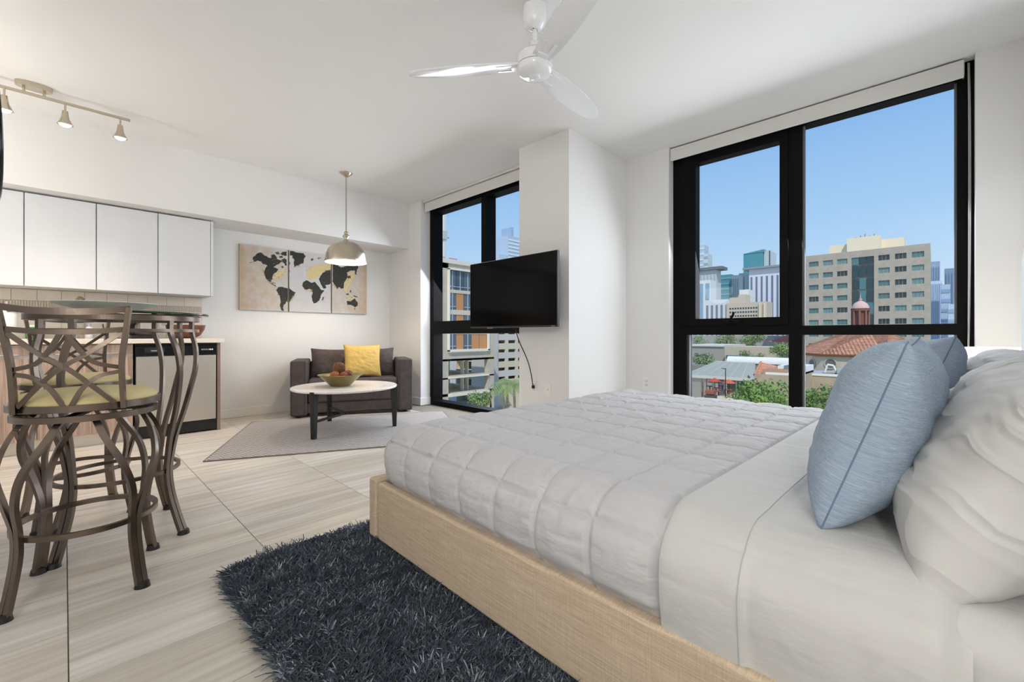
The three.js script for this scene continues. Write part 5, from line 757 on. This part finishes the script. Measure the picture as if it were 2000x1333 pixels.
{ // seen through the living window: concrete-framed building, garage, palms, far tower, crane
  const Z = -62, x = (u) => xZ(u, Z), y = (u, v) => yZ(u, v, Z), con = C('#e3d8c2', 0.9, { map: rep(T.concrete, 5) }), o = thing('framed_building', 'pale concrete building with timber-coloured panels and open lower floors', 'building', [0, 0, 0]);
  const top = y(880, 513), yb = (v) => y(915, v), xr = x(965), wall = [bx(x(845), x(876), GY, top, Z - 1, Z), bx(x(953), xr, GY, top, Z - 1, Z), bx(x(845), xr, yb(530), top, Z - 1, Z)];
  for (const [a, b] of [[690, 704], [732, 738]]) wall.push(bx(x(876), x(953), yb(b), yb(a), Z - 1, Z)); wall.push(bx(x(845), xr, GY, top - 0.5, Z - 26, Z - 14), bx(x(845), xr, yb(770), yb(765), Z - 14, Z), bx(x(845), xr, yb(738), yb(735), Z - 14, Z), bx(x(845), xr, yb(704), yb(700), Z - 14, Z)); part(o, 'frame', merge(wall), con);
  part(o, 'edge_beam', bx(x(875), x(954), yb(771), yb(766), Z, Z + 0.4), C('#efe8d6')); part(o, 'edge_beam', bx(x(875), x(954), yb(737), yb(734), Z, Z + 0.3), C('#efe8d6')); part(o, 'roof_edge', bx(x(843), xr + 0.3, top - 0.2, top + 0.5, Z - 26, Z + 0.3), C('#e6dfd0')); part(o, 'bay_surround', merge([bx(x(874), x(876.5), yb(686), yb(530), Z, Z + 0.4), bx(x(951), x(954), yb(686), yb(530), Z, Z + 0.4), bx(x(874), x(954), yb(532), yb(529), Z, Z + 0.4), bx(x(874), x(954), yb(687), yb(683), Z, Z + 0.4)]), C('#f0eadb'));
  const wood = C('#c9905f', 0.7), rows = [[533, 569], [575, 607], [616, 645], [653, 682]];
  rows.forEach(([va, vb], r) => { [[877, 891], [892, 906], [907, 921], [922, 936], [937, 951]].forEach(([ua, ub], k) => { const panel = r > 0 && (k === 1 || k >= 3), m = part(o, panel ? 'timber_panel' : 'window', bx(x(ua), x(ub), yb(vb), yb(va), Z - 0.4, Z - 0.1), panel ? wood : C(k % 2 ? '#46586a' : '#54687a', 0.25)); if (!panel) part(m, 'glazing_bar', merge([bx(x((ua + ub) / 2) - 0.05, x((ua + ub) / 2) + 0.05, yb(vb), yb(va), Z - 0.1, Z), bx(x(ua), x(ub), yb(vb - 6) - 0.05, yb(vb - 6) + 0.05, Z - 0.1, Z)]), C('#c9cdd0')); }); part(o, 'spandrel', bx(x(876), x(952), yb(r < 3 ? rows[r + 1][0] : 690), yb(vb), Z - 0.5, Z), C('#d6cdb9')); });
  part(o, 'upper_core', bx(x(850), xr - 0.2, yb(690), top - 0.6, Z - 14, Z - 0.5), C('#8d8a82')); for (const u of [919, 928]) part(o, 'column', bx(x(u), x(u + 2.2), yb(765), yb(704), Z - 3, Z - 2.2), C('#e9e2cf')); for (const [v, n] of [[704, 0], [738, 1]]) for (let k = 0; k < 3; k++) part(o, 'parked_item', rb(x(882 + k * 13), x(890 + k * 13), yb(v + 29), yb(v + 20 - (k % 2) * 3), Z - 9, Z - 6, 0.3), C(['#55595f', '#6d5a50', '#4b5560'][(k + n) % 3]));
  for (let i = 0; i < 2; i++) part(o, 'roof_railing', merge([0, 1].map((q) => bx(x(866 + i * 24), x(882 + i * 24), top + 0.5 + q * 0.6, top + 0.62 + q * 0.6, Z - 2, Z - 1.9))), C('#c9655a'), 'red roof railing'); part(o, 'ground_columns', merge([925, 957].map((u) => bx(x(u), x(u + 3), GY, yb(771), Z - 1, Z))), C('#d9d2c2'));
  const Zg = -78, gx = (u) => xZ(u, Zg), gy = (v) => yZ(990, v, Zg), g = thing('parking_garage', 'cream parking garage with dark slots behind the palms', 'building', [0, 0, 0]); const gc = [[974, 987], [993, 1007], [1012, 1026]], cream = C('#d9d0b6'); part(g, 'stair_tower', bx(gx(962), gx(970), GY, gy(540), Zg - 8, Zg + 0.5), C('#c9c6bf')); part(g, 'side_wall', bx(gx(1040) - 0.3, gx(1040), GY, gy(560), Zg - 15, Zg), cream); part(g, 'rear_wall', bx(gx(966), gx(1040), GY, gy(560), Zg - 15.3, Zg - 15), cream); part(g, 'roof_deck', bx(gx(966), gx(1040), gy(562), gy(560), Zg - 15, Zg), cream); part(g, 'wall_base', bx(gx(966), gx(1040), GY, gy(668 + 4 * 17.6 + 3), Zg - 0.4, Zg), cream);
  for (let r = -4; r < 5; r++) { const v = 668 + r * 17.6, up = r > -4 ? gy(v - 14.6) : gy(560); part(g, 'parapet_band', bx(gx(966), gx(1040), gy(v - 3), up, Zg - 0.4, Zg), r % 2 ? cream : C('#d2cfc6')); part(g, 'floor_slab', bx(gx(966), gx(1040), gy(v + 5), gy(v + 4), Zg - 15, Zg - 0.4), cream); let e = 966; for (const [a, b] of [...gc, [1040, 1040]]) { part(g, 'pier', bx(gx(e), gx(a), gy(v + 3), gy(v - 3), Zg - 0.4, Zg), cream); e = b; } }
  for (const [u, v, z, h, s] of [[990, 748, -46, 3.2, 311], [1004, 752, -38, 2.3, 312], [983, 762, -53, 2.2, 313]]) { const q = onZ(u, v, z); palm(s === 311 ? 'tall feathery palm in front of the parking garage' : s === 312 ? 'palm beside the wall column edge, before the garage' : 'short palm at the foot of the parking garage', [q.x, GY, q.z], q.y - GY, h, s, '#94a866', 18); }
  { const q = onZ(942, 790, -50), t = thing('street_tree', 'green street tree under the concrete building', 'tree', [q.x, GY, q.z], 0, 'trees outside'); part(t, 'trunk', cyl(0.2, 0.12, q.y - GY, 0, 0, 0, 8), C('#6a5a48')); part(t, 'crown', leaves(1500, 1.9, 1.6, 1.9, 0.3, 401), phys('#8aa55f', 0.8, { transmission: 0.25, thickness: 0 })).position.y = q.y - GY; }
  const far = thing('city_tower', 'stepped tower with haze put into its blue-white colour, seen above the television', 'tower', [0, 0, 0], 0, 'downtown towers'), zt = -420; part(far, 'body', bx(xZ(992, zt), xZ(1016, zt), GY, yZ(1000, 462, zt), zt - 30, zt), C('#b4c8da')); part(far, 'crown', bx(xZ(999, zt), xZ(1003, zt), yZ(1000, 462, zt), yZ(1000, 444, zt), zt - 20, zt), C('#9fb8d0')); part(far, 'lower_wing', bx(xZ(975, zt), xZ(992, zt), GY, yZ(985, 498, zt), zt - 30, zt), C('#bccddc')); for (let i = 0; i < 9; i++) part(far, 'floor_band', bx(xZ(993, zt), xZ(1015, zt), yZ(1000, 471 + i * 7, zt), yZ(1000, 468 + i * 7, zt), zt, zt + 0.5), C('#dde8f0'));  // distance haze is mixed into these pale blue tower colours
  const cr = thing('tower_crane', 'pale tower crane mast rising behind the concrete building', 'crane', [xZ(868, -94), 0, -94]); part(cr, 'mast', bx(-0.35, 0.35, GY, yZ(868, 400, -94), -0.35, 0.35), C('#dfe3dd')); part(cr, 'cab', bx(-0.8, 0.6, yZ(868, 468, -94), yZ(868, 452, -94), -0.6, 0.6), C('#c9cec8')); part(cr, 'jib', bx(0, 1.6, yZ(868, 464, -94), yZ(868, 463, -94), -0.15, 0.15), C('#8c938f'));
}
renderer.render(scene, camera);
